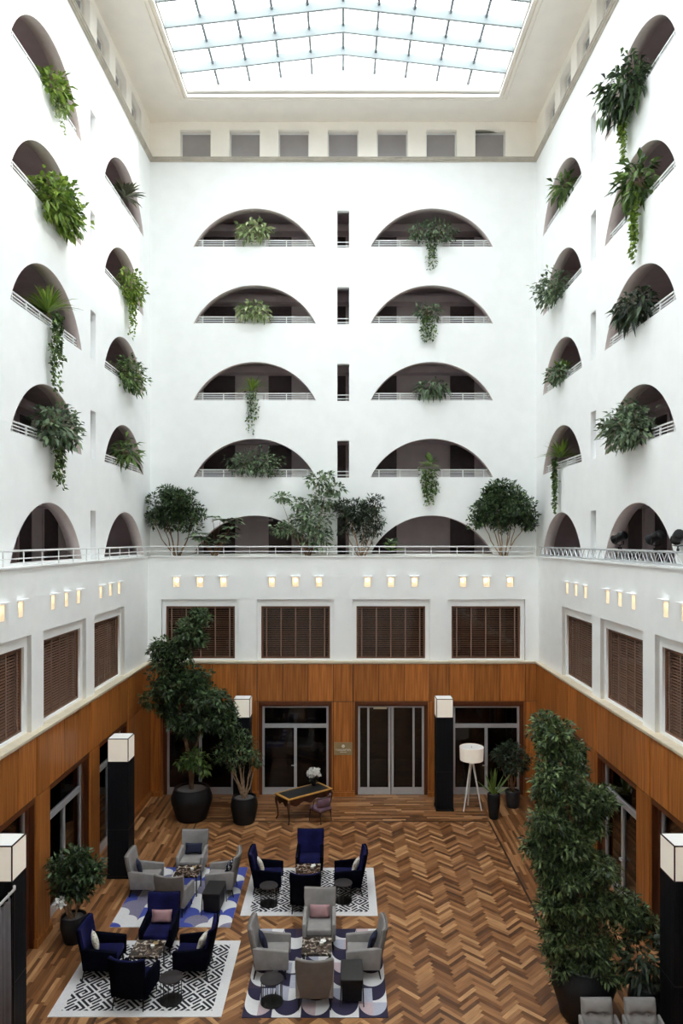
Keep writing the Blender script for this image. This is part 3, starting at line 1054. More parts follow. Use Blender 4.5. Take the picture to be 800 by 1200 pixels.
def strips(x0, x1, y0, y1, along):
    bw = .085
    if along == 'y':
        x = x0
        while x < x1 - .01:
            y = y0 - rng.random() * 1.2
            while y < y1:
                ln = rng.uniform(.7, 1.3)
                p = [(x, max(y, y0)), (min(x + bw, x1), max(y, y0)), (min(x + bw, x1), min(y + ln, y1)), (x, min(y + ln, y1))]
                if y + ln > y0 + .05: boards.append((p, Vector((0, 1)), (x, y + ln / 2)))
                y += ln
            x += bw
    else:
        y = y0
        while y < y1 - .01:
            x = x0 - rng.random() * 1.2
            while x < x1:
                ln = rng.uniform(.7, 1.3)
                p = [(max(x, x0), y), (min(x + ln, x1), y), (min(x + ln, x1), min(y + bw, y1)), (max(x, x0), min(y + bw, y1))]
                if x + ln > x0 + .05: boards.append((p, Vector((1, 0)), (x + ln / 2, y)))
                x += ln
            y += bw
strips(-XL - .3, -HX - .05, 10.8, YL + .2, 'y')
strips(HX + .05, XL + .3, 10.8, YL + .2, 'y')
strips(-HX - .05, HX + .05, HY + .05, YL + .2, 'x')
RUGS = [(-5.58, -2.30, 13.52, 16.09), (-5.43, -2.62, 16.65, 19.70), (-2.47, .83, 17.16, 19.67), (-1.91, .85, 13.5, 16.58)]
def board_mesh(items, origin=(0, 0)):
    vs, fs, uvs, tone = [], [], [], []
    for p, d, c in items:
        o = len(vs); k = len(p)
        cen = Vector((sum(a for a, b in p) / k, sum(b for a, b in p) / k))
        e = Vector((-d.y, d.x))
        inner = []
        for a, b in p:
            q = Vector((a, b)) - cen
            l = q.length
            q = q * (1 - .0025 / max(l, .01) * 1.2)
            inner.append(q + cen)
        for a, b in p: vs.append((a - origin[0], b - origin[1], -.006))
        for q in inner: vs.append((q.x - origin[0], q.y - origin[1], 0.0))
        t = rng.random()
        lst = [tuple(o + k + i for i in range(k))] + [(o + i, o + (i + 1) % k, o + k + (i + 1) % k, o + k + i) for i in range(k)]
        for f in lst:
            fs.append(f); tone.append(t)
            for idx in f:
                v = vs[idx]; r_ = Vector((v[0] + origin[0], v[1] + origin[1])) - cen
                uvs.append((r_.dot(d) + c[0] * 3.1, r_.dot(e) + c[1] * 1.7))
    me = bpy.data.meshes.new('plank')
    me.from_pydata(vs, [], fs)
    uvl = me.uv_layers.new(name='UVMap')
    uvl.data.foreach_set('uv', [x for u in uvs for x in u])
    at = me.attributes.new('tone', 'FLOAT', 'FACE')
    at.data.foreach_set('value', tone)
    me.materials.append(M['plank']); me.update()
    return me
def visible(b):
    x, y = b[2]
    if y < 13.25 or abs(x) * FPX / y > 402: return False
    for r in RUGS:
        if r[0] < x < r[1] and r[2] < y < r[3]: return False
    if x > 3.7 and y < 15.5: return False
    return True
vis = sorted([b for b in boards if visible(b) and len(b[0]) == 4], key=lambda b: b[2][1])[:300]
ids = set(id(b) for b in vis)
for b in vis:
    link('plank', board_mesh([b], b[2]), fl, loc=(b[2][0], b[2][1], 0))
o = link('planks_beyond', board_mesh([b for b in boards if id(b) not in ids]), fl); o['kind'] = 'stuff'
# ================================================================== RAILINGS, TRUSS
def arch_half(h, half):
    Rr = (half * half + RISE * RISE) / (2 * RISE)
    return math.sqrt(max(0, Rr * Rr - (h + Rr - RISE) ** 2))
ROWN = {4: 'top', 3: 'second', 2: 'third', 1: 'fourth'}
def arch_name(kind, i, lv):
    if kind == 'back':
        return '%s-row %s arch of the end wall' % (ROWN[lv], ('left', 'right')[i])
    return '%s-row %s arch of the %s wall' % (ROWN[lv], ('far', 'near')[i], kind)
def arch_railing(kind, d, c, s, half, label):
    fn = frame_fn(kind, d)
    base = Vector(fn(c, s, .12))
    t = thing('arch_railing', label, 'railing', base, 0, 'white railings in the arches')
    f2 = lambda u, v, w: tuple(Vector(fn(c + u, s + v, .12 + w)) - base)
    for k, h in enumerate((.05, .125, .20, .28)):
        hw = arch_half(h, half) - .01
        r = .018 if k == 3 else .012
        mb = MB(); fbox(mb, f2, -hw, hw, h - r, h + r, -r, r)
        mb.build('rail', M['white_metal'], t, fixn=True)
    hw = half - .32
    n = 5
    for k in range(n + 1):
        u = -hw + 2 * hw * k / n
        mb = MB(); fbox(mb, f2, u - .016, u + .016, 0, .28, -.02, .02)
        mb.build('post', M['white_metal'], t, fixn=True)
    return t
for lv in (1, 2, 3, 4):
    s = SILL[lv]
    for i, c in enumerate(BACK_ARCH):
        arch_railing('back', YU, c, s, 2.28, 'white railing in the ' + arch_name('back', i, lv))
    for kind in ('left', 'right'):
        for i, c in enumerate(SIDE_ARCH[:2]):
            arch_railing(kind, XU, c, s, 2.12, 'white railing in the ' + arch_name(kind, i, lv))
    fn = frame_fn('back', YU)
    t = thing('slit_railing', 'two short white rails in the %s-row slit of the end wall' % ROWN[lv], 'railing', fn(0, s, .12), 0, 'rails in the slit windows')
    for h in (.08, .22):
        MB().box(-.22, .22, -.012, .012, h - .014, h + .014).build('rail', M['white_metal'], t)

def parapet_railing(kind, d, u0, u1, label):
    fn = frame_fn(kind, d)
    t = thing('parapet_railing', label, 'railing', fn((u0 + u1) / 2, PAR + .035, .12), 0, 'white railings along the parapet')
    b = Vector(t.location)
    f2 = lambda u, v, w: tuple(Vector(fn(u, PAR + .035 + v, .12 + w)) - b)
    for h, r in ((.335, .024), (.165, .014)):
        mb = MB(); mb.tube(f2(u0, h, 0), f2(u1, h, 0), r, n=8)
        mb.build('rail', M['white_metal'], t, smooth=True)
    n = int(round(abs(u1 - u0) / .94))
    for k in range(n + 1):
        u = u0 + (u1 - u0) * k / n
        mb = MB(); mb.tube(f2(u, 0, 0), f2(u, .335, 0), .017, n=6)
        mb.build('post', M['white_metal'], t, smooth=True)
parapet_railing('back', YW, -XW - .1, XW - .1, 'long white two-bar railing along the far parapet, before the trees')
parapet_railing('left', XW, 9.0, YW + .1, 'long white two-bar railing along the left parapet')

# lighting truss on the other parapet
tz = PAR + .06
t = thing('lighting_truss', 'long aluminium lighting truss lying on the right parapet', 'truss', (XW + .18, 16.5, tz))
yy0, yy1 = 9.0 - 16.5, YW + .1 - 16.5
for x in (-.13, .13):
    for z in (.02, .29):
        mb = MB(); mb.tube((x, yy0, z), (x, yy1, z), .024, n=8); mb.build('chord', M['alu'], t, smooth=True)
def lace(name, fa, fb):
    y = yy0; k = 0
    while y < yy1 - .2:
        a, b = (fa, fb) if k % 2 == 0 else (fb, fa)
        mb = MB(); mb.tube((a[0], y, a[1]), (b[0], min(y + .22, yy1), b[1]), .011, n=5); mb.build('brace', M['alu'], t)
        y += .22; k += 1
lace('front', (-.13, .02), (-.13, .29))
lace('rear', (.13, .02), (.13, .29))

# three stage spotlights on the truss
for px, py, lab, yaw in ((726, 641, 'black stage spotlight clamped on the truss, farthest of three', R(-65)), (768, 640, 'black stage spotlight clamped on the truss, middle of three', R(-70)),
                         (794, 641, 'black stage spotlight clamped on the truss, at the picture edge', R(-105))):
    Y = FPX * (XW + .18) / (px - CX)
    t = thing('stage_spotlight', lab, 'spotlight', (XW + .18, Y, tz + .314), yaw + math.pi, 'spotlights on the truss')
    mb = MB(); mb.box(-.05, .05, -.02, .02, -.05, .05); mb.tube((0, 0, .04), (0, 0, .10), .015); mb.build('clamp', M['black_metal'], t)
    mb = MB(); mb.path([(0, -.13, .30), (0, -.13, .12), (0, 0, .10), (0, .13, .12), (0, .13, .30)], .013, 6); mb.build('yoke', M['black_metal'], t)
    mb = MB()
    d = Vector((1, 0, -.35)).normalized(); c = Vector((0, 0, .30))
    mb.path([c - d * .20, c - d * .17, c - d * .02, c + d * .02, c + d * .16, c + d * .20], [.07, .11, .12, .10, .10, .125], 12)
    mb.build('body', M['black'], t, smooth=True)
    mb = MB(); mb.path([c + d * .195, c + d * .21], [.085, .085], 12); mb.build('lens', M['steel'], t)

# ================================================================== PLANTS
def leaf_mesh(P, D, Ln, Wd, m, droop=.15, fold=.25, seed=0, name='foliage', up=None):
    rs = np.random.RandomState(seed)
    n = len(P)
    P = np.asarray(P, float); D = np.asarray(D, float)
    D = D / np.maximum(np.linalg.norm(D, axis=1, keepdims=True), 1e-6)
    upv = np.tile(np.array([0, 0, 1.0]), (n, 1)) + rs.normal(0, .45, (n, 3))
    S = np.cross(D, upv); S /= np.maximum(np.linalg.norm(S, axis=1, keepdims=True), 1e-6)
    N = np.cross(S, D)
    Ln = Ln * rs.uniform(.7, 1.25, (n, 1)); Wd = Wd * rs.uniform(.8, 1.2, (n, 1))
    base = P
    mid = P + D * Ln * .5 - N * Wd * fold
    lf = P + D * Ln * .45 + S * Wd * .5
    rt = P + D * Ln * .45 - S * Wd * .5
    tip = P + D * Ln - np.array([0, 0, 1.0]) * Ln * droop
    V = np.stack([base, lf, mid, rt, tip], 1).reshape(-1, 3)
    F0 = np.array([(0, 3, 2), (0, 2, 1), (2, 3, 4), (1, 2, 4)])
    F = (F0[None] + (np.arange(n) * 5)[:, None, None]).reshape(-1, 3)
    me = bpy.data.meshes.new(name)
    me.vertices.add(len(V)); me.vertices.foreach_set('co', V.ravel())
    me.loops.add(F.size); me.loops.foreach_set('vertex_index', F.ravel().astype(np.int32))
    me.polygons.add(len(F)); me.polygons.foreach_set('loop_start', np.arange(0, F.size, 3, dtype=np.int32))
    me.polygons.foreach_set('loop_total', np.full(len(F), 3, dtype=np.int32))
    me.materials.append(m)
    me.update(calc_edges=True); me.validate()
    return me

def blob_points(rs, clusters, shell=.55):
    """clusters: (center, (rx,ry,rz), n) -> points and outward directions"""
    P, D = [], []
    for c, r, n in clusters:
        d = rs.normal(0, 1, (n, 3)); d /= np.linalg.norm(d, axis=1, keepdims=True)
        t = shell + (1 - shell) * rs.uniform(0, 1, (n, 1)) ** .6
        lump = 1 + .18 * np.sin(d[:, :1] * 5 + c[0] * 3) * np.cos(d[:, 1:2] * 4 + c[2] * 2) + .12 * np.sin(d[:, 2:3] * 7)
        p = d * t * np.array(r) * lump
        P.append(p + np.array(c)); D.append(d + rs.normal(0, .55, (n, 3)))
    return np.concatenate(P), np.concatenate(D)

def lumpy(cl, k=7, f=.5, seed=0, core=.2):
    """break each crown ball into smaller clumps with gaps between them"""
    rs = np.random.RandomState(seed + 900)
    out = []
    for c, r, n in cl:
        out.append((c, tuple(x * .6 for x in r), max(4, int(n * core))))
        for q in range(k):
            d = rs.normal(0, 1, 3); d /= np.linalg.norm(d)
            m = rs.uniform(.45, .85); ff = f * rs.uniform(.7, 1.2)
            out.append((tuple(np.array(c) + d * np.array(r) * m), (r[0] * ff, r[1] * ff, r[2] * ff * .75), max(3, int(n * (1 - core) / k))))
    return out
def foliage(parent, clusters, ln, wd, m, seed=0, droop=.2, shell=.55, down=0.0, clip=None):
    rs = np.random.RandomState(seed)
    P, D = blob_points(rs, clusters, shell)
    D = D + np.array([0, 0, -down])
    if clip: clip(P, D)
    return link('foliage', leaf_mesh(P, D, ln, wd, m, droop, seed=seed), parent)

def vines(parent, x, y, z, length, n, spread, ln, m, seed=0, out=.06):
    """trailing strings of small leaves hanging down from (x,y,z)"""
    rs = np.random.RandomState(seed)
    P, D = [], []
    mb = MB()
    for k in range(n):
        L_ = length * rs.uniform(.45, 1.0) if k else length
        px, py = x + rs.uniform(-spread, spread), y - out + rs.uniform(-.05, .03)
        pts = []
        ns = max(4, int(L_ / .12))
        ph = rs.uniform(0, 6)
        for i in range(ns + 1):
            t = i / ns
            pts.append((px + .04 * math.sin(ph + t * 5) + spread * .3 * math.sin(t * 2 + k), py + .02 * math.cos(ph + t * 6), z + .06 - L_ * t))
        mb.path(pts, .004, 4, cap=False)
        for i in range(ns):
            for q in range(3):
                P.append((pts[i][0] + rs.normal(0, .035), pts[i][1] + rs.normal(-.015, .02), pts[i][2] - rs.uniform(0, .12)))
                D.append((rs.normal(0, .8), rs.normal(-.35, .4), rs.uniform(-.9, .1)))
    o = link('vine', leaf_mesh(P, D, ln, ln * .7, m, .2, seed=seed, name='vine'), parent)
    return o

def blades(parent, c, n, length, width, m, seed=0, arc=1.0, upr=.6, name='blade', objs=True, flat=False):
    """long arching leaves, each an object"""
    rs = random.Random(seed)
    if parent.name.startswith('balcony_plant'):
        length *= 1.3; width *= 1.25; c = (c[0], c[1], c[2] + .06)
    for k in range(n):
        a = 2 * math.pi * (k + rs.random() * .6) / n
        L_ = length * rs.uniform(.7, 1.1); el = upr * rs.uniform(.35, 1.4)
        dx, dy = math.cos(a), math.sin(a)
        pts = []
        for i in range(6):
            t = i / 5
            r = L_ * t * math.cos(min(1.4, el)) * (1 - .1 * t)
            z = L_ * (math.sin(min(1.5, el)) * t - arc * .36 * t * t)
            pts.append(Vector((c[0] + dx * r, c[1] + dy * r, c[2] + z)))
        side = Vector((-dy, dx, 0))
        mb = MB(); vs = []; fs = []
        prof = [.35, .8, 1, .85, .5, .03] if not flat else [.15, .75, 1.0, .95, .6, .03]
        for p, w in zip(pts, prof):
            vs += [p + side * width * w * .5, p + Vector((0, 0, -width * .12 * w)), p - side * width * w * .5]
        for i in range(5):
            o = i * 3
            fs += [(o, o + 1, o + 4, o + 3), (o + 1, o + 2, o + 5, o + 4)]
        mb._add(vs, fs)
        mb.build('leaf', m, parent, smooth='all')

WALLROT = {'back': 0.0, 'left': R(90), 'right': R(-90)}
def arch_plant(kind, i, lv, desc, off=0.0):
    d = YU if kind == 'back' else XU
    c = (BACK_ARCH if kind == 'back' else SIDE_ARCH)[i] + off
    fn = frame_fn(kind, d)
    t = thing('balcony_plant', desc + ', ' + arch_name(kind, i, lv), 'plant', fn(c, SILL[lv], .12), WALLROT[kind], 'plants in the arches')
    pl = MB().box(-.36, .36, .045, .235, 0.0, .24).build('planter', M['white'], t, bevel=.01)
    MB().box(-.33, .33, .06, .22, .235, .245).build('soil', M['soil'], pl)
    return t
def sill_clip(P, D):
    # below the sill the leaves hang in front of the wall; above it they stay in the opening
    low = P[:, 2] < .05
    P[low, 1] = np.minimum(P[low, 1], -.17 - .2 * np.abs(P[low, 1] + .17))
    D[low, 1] = -np.abs(D[low, 1])
    P[:, 1] = np.minimum(P[:, 1], .22)
def terrace_clip(x0=-9, x1=9):
    def f(P, D):
        P[:, 1] = np.where(P[:, 1] > .42, .42 - .5 * (P[:, 1] - .42), P[:, 1]); D[:, 1] = np.where(P[:, 1] > .3, -np.abs(D[:, 1]), D[:, 1])
        P[:, 0] = np.clip(P[:, 0], x0, x1)
    return f
def bushy(t, w, h, out, n, ln, m, seed, z0=.22, droop=.25, wd=None):
    cl = [((0, -out * .35, z0 + h * .42), (w / 2, out * .6, h / 2), n // 2), ((-w * .22, -out * .4, z0 + h * .25), (w * .3, out * .55, h * .42), n // 4),
          ((w * .22, -out * .4, z0 + h * .22), (w * .3, out * .55, h * .40), n // 4)]
    foliage(t, cl, ln, wd or ln * .5, m, seed, droop, .35, .15, clip=sill_clip)
    rs = random.Random(seed)
    mb = MB()
    for k in range(7):
        x = rs.uniform(-w * .4, w * .4)
        mb.path([(x * .2, .12, .22), (x * .6, -.02 - out * .2, z0 + h * .3), (x, -out * .4, z0 + h * rs.uniform(.3, .7))], [.012, .009, .005], 5)
    o = mb.build('stems', M['bark'], t); o['kind'] = 'stuff'

# end wall
t = arch_plant('back', 0, 4, 'pale variegated bushy plant'); bushy(t, 1.15, .62, .5, 190, .27, L['vari'], 1, .38, .3, .11)
t = arch_plant('back', 0, 3, 'low pale variegated plant'); bushy(t, 1.15, .55, .5, 180, .27, L['vari'], 2, .30, .35, .11)
t = arch_plant('back', 0, 2, 'lime spider plant with trailing vine', -.1); blades(t, (0, -.05, .3), 60, .72, .045, L['lime'], 3, 1.0, .95); vines(t, 0, -.16, .3, 1.6, 9, .15, .10, L['mid'], 3)
t = arch_plant('back', 0, 1, 'wide dark green bushy plant'); bushy(t, 2.05, .95, .7, 620, .17, L['grey'], 4, .2)
t = arch_plant('back', 1, 4, 'wide green bushy plant with trailing vine'); bushy(t, 1.75, .75, .6, 560, .15, L['grey'], 5, .3); vines(t, 0, -.16, .1, 1.05, 9, .16, .11, L['mid'], 5)
t = arch_plant('back', 1, 3, 'small dark leafy plant with trailing vine', -.15); bushy(t, .95, .5, .45, 110, .25, L['grey'], 6, .3, .3, .1); vines(t, 0, -.16, .2, 1.0, 12, .2, .11, L['mid'], 6)
t = arch_plant('back', 1, 2, 'low drooping dark plant'); bushy(t, 1.3, .55, .5, 200, .27, L['grey'], 7, .25, .5, .09)
t = arch_plant('back', 1, 1, 'broad yellow-edged leafy plant with trailing vine', -.1); blades(t, (0, -.1, .34), 11, .5, .17, L['vari'], 9, .9, .55, flat=True); blades(t, (.03, -.1, .46), 6, .42, .15, L['mid'], 109, .6, .9, flat=True); vines(t, 0, -.18, .25, 1.4, 14, .24, .12, L['mid'], 9)
# sunlit side wall
t = arch_plant('left', 1, 4, 'lime leafy plant with pale trailing vine', .1); bushy(t, 1.15, .6, .55, 260, .22, L['lime'], 10, .0); vines(t, 0, -.2, .1, .95, 10, .25, .10, L['vari'], 10)
t = arch_plant('left', 1, 3, 'large bright green bushy plant', .1); bushy(t, 2.0, 1.1, .8, 620, .22, L['lime'], 11, -.15); foliage(t, [((.1, -.3, .3), (.8, .35, .5), 220)], .2, .1, L['mid'], 111)
t = arch_plant('left', 1, 2, 'lime grassy plant with long trailing vine', .0); blades(t, (0, -.05, .3), 80, .85, .045, L['lime'], 12, 1.05, .95); vines(t, 0, -.2, .3, 2.0, 11, .22, .11, L['mid'], 12)
t = arch_plant('left', 1, 1, 'wide grey-green bushy plant with trailing vine', .0); bushy(t, 1.7, 1.0, .8, 460, .21, L['grey'], 13, .12); vines(t, .1, -.2, .1, 1.3, 10, .2, .12, L['mid'], 13)
t = arch_plant('left', 0, 4, 'spiky bronze plant', .0); blades(t, (0, -.1, .34), 60, .68, .085, L['purple'], 14, .9, .75)
t = arch_plant('left', 0, 3, 'yellow-green bushy plant with trailing vine', .0); bushy(t, 1.5, .95, .75, 480, .17, L['lime'], 15, .0); vines(t, .1, -.2, .1, 1.5, 9, .22, .11, L['lime'], 15)
t = arch_plant('left', 0, 2, 'dense green bushy plant', .0); bushy(t, 1.7, 1.05, .75, 560, .17, L['mid'], 16, -.1)
t = arch_plant('left', 0, 1, 'small broad-leaved green plant', -.3); bushy(t, 1.0, .75, .6, 90, .36, L['mid'], 17, .3, .3, .14)
# shaded side wall
t = arch_plant('right', 1, 4, 'large dark drooping plant with trailing vine', .1); bushy(t, 1.55, 1.2, .95, 520, .30, L['fig'], 18, -.2, .5, .10); vines(t, -.3, -.2, .0, 1.45, 12, .12, .12, L['lime'], 18)
t = arch_plant('right', 1, 3, 'broad-leaved green plant with long trailing vine', -.3); bushy(t, 1.0, .95, .6, 130, .36, L['mid'], 19, .3, .3, .14); vines(t, 0, -.2, .2, 1.6, 13, .14, .12, L['lime'], 19)
t = arch_plant('right', 1, 2, 'low dark drooping plant', -.15); bushy(t, 1.5, .6, .55, 190, .32, L['dark'], 20, .3, .5, .11)
t = arch_plant('right', 1, 1, 'wide dark green bushy plant', .1); bushy(t, 1.8, 1.05, .85, 620, .2, L['grey'], 22, .12)
t = arch_plant('right', 0, 4, 'small broad-leaved plant', -.5); bushy(t, .95, .65, .5, 80, .34, L['mid'], 23, .3, .3, .13)
t = arch_plant('right', 0, 3, 'dense dark bushy plant', .2); bushy(t, 1.5, 1.0, .95, 520, .18, L['grey'], 24, .0)
t = arch_plant('right', 0, 2, 'low yellow-hearted leafy plant', -.1); bushy(t, 1.3, .55, .6, 220, .18, L['grey'], 25, .1); blades(t, (0, -.1, .3), 14, .5, .1, L['lime'], 251, .7, .9)
t = arch_plant('right', 0, 1, 'lime spider plant with long trailing vine', .1); blades(t, (0, -.08, .32), 64, .82, .055, L['lime'], 26, 1.0, .95); vines(t, 0, -.18, .3, 1.8, 11, .11, .12, L['mid'], 26)

# ---- trees
def trunk_mesh(paths, parent, m, name='trunk'):
    for pts, rad in paths:
        mb = MB(); mb.path(pts, rad, 7); mb.build(name, m, parent, smooth='all')
def curve(p0, p1, bend, n=6, seed=0):
    rs = random.Random(seed)
    p0, p1 = Vector(p0), Vector(p1)
    out = []
    for i in range(n + 1):
        t = i / n
        p = p0.lerp(p1, t) + Vector(bend) * math.sin(math.pi * t)
        if 0 < i < n: p += Vector((rs.uniform(-1, 1), rs.uniform(-1, 1), 0)) * .02 * (p1 - p0).length
        out.append(p)
    return out
def pot(parent, r_top, r_mid, r_base, h, m, name='pot'):
    prof = [(r_base, 0), (r_base * 1.05, .03), (r_mid, h * .6), (r_mid * .99, h * .75), (r_top * 1.03, h * .95), (r_top, h), (r_top * .86, h), (r_top * .84, h - .07)]
    po = MB().lathe(prof, 28).build(name, m, parent, smooth=True)
    mb = MB(); mb.lathe([(r_top * .845, h - .10), (r_top * .845, h - .055), (r_top * .3, h - .045)], 20); mb.build('soil', M['soil'], po)

def px_clusters(base, Y, items, density=1.0):
    """pixel circles -> local clusters around a base location; item (px,py,rpx[,dy,[n,[squash]]])"""
    out = []
    for it in items:
        px, py, r = it[:3]; dy = it[3] if len(it) > 3 else 0.0
        p = at_depth(px, py, Y + dy) - Vector(base)
        rr = r * (Y + dy) / FPX
        sq = it[4] if len(it) > 4 else .8
        out.append((tuple(p), (rr, rr * .9, rr * sq), int(density * r * r * (it[5] if len(it) > 5 else 1.0))))
    return out

# terrace trees behind the parapet
def terrace_tree(px, Y, label, name='terrace_tree'):
    x = (px - CX) * Y / FPX
    t = thing(name, label, 'tree', (x, Y, 8.05), 0, 'trees on the far terrace')
    pot(t, .26, .27, .2, .3, M['pot'])
    return t
Yt = 26.05
def branchy(t, clusters, m, n=5, z0=.25, r=.028, seed=0):
    rs = random.Random(seed)
    for k in range(n):
        c = clusters[k % len(clusters)]
        e = Vector(c[0]) + Vector((rs.uniform(-.5, .5) * c[1][0], rs.uniform(-.4, .4) * c[1][1], rs.uniform(-.3, .3) * c[1][2]))
        trunk_mesh([(curve((rs.uniform(-.08, .08), rs.uniform(-.08, .08), z0), e, (rs.uniform(-.1, .1), 0, 0), 6, seed + k), [r * (1 - .12 * i) for i in range(7)])], t, m, 'stem')
t = terrace_tree(208, Yt, 'round dark green tree with several stems on the far terrace, nearest the sunlit wall')
cl = px_clusters(t.location, Yt, [(203, 595, 33, 0, .75, 1.6), (185, 605, 18, 0, .9, 1.6), (222, 606, 20, 0, .8, 1.5), (205, 580, 22, 0, .6, 1.4)])
foliage(t, lumpy([(c, r, int(n * 1.4)) for c, r, n in cl], 8, .5, 1), .15, .065, L['fig'], 31, .1, .5, clip=terrace_clip(-1.02, 3)); branchy(t, cl, M['bark'], 7, seed=1)
t = terrace_tree(252, Yt - .05, 'low umbrella-leaved plant beside the round terrace tree', 'terrace_plant')
rs = random.Random(4)
for k in range(17):
    c = (rs.uniform(-.8, .8), rs.uniform(-.35, .1), rs.uniform(.75, 1.85))
    trunk_mesh([(curve((0, 0, .25), c, (0, 0, .1), 4, k), [.014, .012, .01, .008, .006])], t, M['bark'], 'stem')
    blades(t, c, 9, .48, .19, L['pale'], 40 + k, 1.1, .3, flat=True)
t = terrace_tree(360, Yt - .05, 'tall open tree with pale leaves on the far terrace, centre')
cl = px_clusters(t.location, Yt, [(367, 608, 26, 0, .9, .55), (352, 615, 18, 0, .8, .55), (380, 585, 17, 0, .7, .55), (372, 562, 14, 0, .6, .5), (330, 582, 10, 0, .5, .7), (350, 590, 12, 0, .5, .6), (330, 620, 13, 0, .6, .6), (393, 572, 12, 0, .5, .6), (384, 556, 6, 0, .5, .9), (372, 630, 20, 0, .6, .5)])
foliage(t, cl, .20, .10, L['pale'], 33, .25, .2, clip=terrace_clip()); branchy(t, cl, M['bark'], 10, r=.018, seed=2)
t = terrace_tree(424, Yt + .05, 'dark dense narrow-leaved tree beside the pale tree on the far terrace')
cl = px_clusters(t.location, Yt, [(420, 600, 25, 0, .85, 1.3), (408, 612, 18, 0, .9, 1.3), (435, 592, 15, 0, .8, 1.2), (430, 620, 18, 0, .8, 1.0), (400, 592, 12, 0, .8, 1.2), (440, 610, 10, 0, .8, 1.0)])
foliage(t, lumpy(cl, 7, .45, 3), .19, .055, L['dark'], 34, .15, .45, clip=terrace_clip()); branchy(t, cl, M['bark_pale'], 8, seed=3)
t = terrace_tree(457, Yt - .1, 'small broad-leaved green plant peeping over the far railing', 'terrace_plant')
blades(t, (0, 0, .55), 18, .62, .22, L['mid'], 50, .8, .8, flat=True); blades(t, (.1, -.05, .8), 10, .5, .2, L['pale'], 51, .9, .7, flat=True)
t = terrace_tree(590, Yt, 'round dark green tree with pale stems on the far terrace, nearest the shaded wall')
cl = px_clusters(t.location, Yt, [(588, 592, 33, 0, .8, 1.5), (568, 600, 17, 0, .9, 1.5), (610, 604, 18, 0, .9, 1.4), (592, 577, 24, 0, .6, 1.4), (560, 612, 10, 0, .9, 1.5), (618, 612, 11, 0, .9, 1.5), (590, 612, 18, 0, .7, 1.2)])
foliage(t, lumpy([(c, r, int(n * 1.4)) for c, r, n in cl], 8, .5, 2), .16, .07, L['fig'], 35, .1, .5, clip=terrace_clip(-3, 1.15)); branchy(t, cl, M['bark_pale'], 8, seed=4)

# hall trees
def hall_plant(name, label, loc):
    return thing(name, label, 'plant', loc)
Yb = 23.2
t = hall_plant('potted_tree', 'tall leaning tree in a big ribbed black pot by the far doors', (-4.9, Yb, 0))
pot(t, .56, .66, .46, 1.0, M['pot'])
cl = px_clusters(t.location, Yb, [(222, 738, 24, 0, .9), (232, 722, 14, 0, .8), (186, 762, 13, 0, .7), (206, 762, 20, 0, .9), (200, 790, 26, 0, .9), (196, 815, 24, 0, .9), (222, 800, 26, 0, .9), (245, 815, 26, -.2, .9),
     (236, 838, 28, -.2, .8), (205, 838, 18, 0, .8), (262, 842, 20, -.3, .8), (222, 856, 16, 0, .7), (268, 832, 12, -.3, .8)], 1.25)
foliage(t, lumpy([(c, r, int(n * 1.6)) for c, r, n in cl], 8, .52, 4), .17, .075, L['fig'], 61, .2, .5, .05)
cl2 = px_clusters(t.location, Yb, [(228, 888, 13, -.2, .8), (238, 900, 8, -.3, .9), (216, 893, 8, -.1, .8)], 1.3)
foliage(t, cl2, .20, .09, L['mid'], 62, .3, .2)
P0 = Vector((0, 0, .9))
def lp(px, py, dy=0.0): return at_depth(px, py, Yb + dy) - Vector(t.location)
trunk_mesh([([P0, lp(222, 890), lp(216, 860), lp(208, 820), lp(206, 780), lp(218, 740)], [.07, .065, .06, .05, .04, .02]),
            ([P0, lp(228, 880), lp(236, 850, -.1), lp(246, 820, -.2)], [.05, .045, .035, .02]), ([lp(208, 820), lp(190, 780), lp(186, 764)], [.03, .02, .01])], t, M['bark'])
Yb = 22.9
t = hall_plant('potted_tree', 'round-headed fig with pale bare stems in a round black pot', (-3.16, Yb, 0))
pot(t, .38, .43, .32, .82, M['pot'])
cl = px_clusters(t.location, Yb, [(277, 878, 26, 0, .8), (262, 885, 15, 0, .8), (293, 886, 14, 0, .9), (275, 862, 18, 0, .7), (268, 856, 10, 0, .8), (300, 893, 7, 0, .9)], 1.25)
foliage(t, lumpy(cl, 7, .45, 5), .14, .06, L['fig'], 63, .2, .4); branchy(t, cl, M['bark_pale'], 10, .72, .03, seed=6)
Yb = 16.1
t = hall_plant('potted_shrub', 'round leafy shrub in a black pot against the wood panelling', (-6.05, Yb, 0))
pot(t, .27, .29, .2, .58, M['pot'])
cl = px_clusters(t.location, Yb, [(86, 1025, 28, 0, .85), (68, 1018, 16, 0, .8), (106, 1022, 15, 0, .9), (82, 1005, 18, 0, .7), (95, 1040, 15, 0, .8), (75, 1045, 16, 0, .8), (66, 1036, 10, 0, .8), (98, 1002, 9, 0, .8)], 1.0)
foliage(t, lumpy(cl, 7, .42, 6), .16, .055, L['fig'], 64, .1, .4); branchy(t, cl, M['bark'], 8, .5, .02, seed=7)
mb = MB(); 
o = foliage(t, px_clusters(t.location, Yb, [(72, 1056, 5, -.25, .9, 1.5)]), .09, .08, M['flower'], 65, .1, .1); o.name = 'white_blossom'
Yb = 13.6
t = hall_plant('potted_tree', 'huge weeping fig in a large black pot by the right wall', (4.55, Yb, 0))
pot(t, .48, .58, .40, .95, M['pot'])
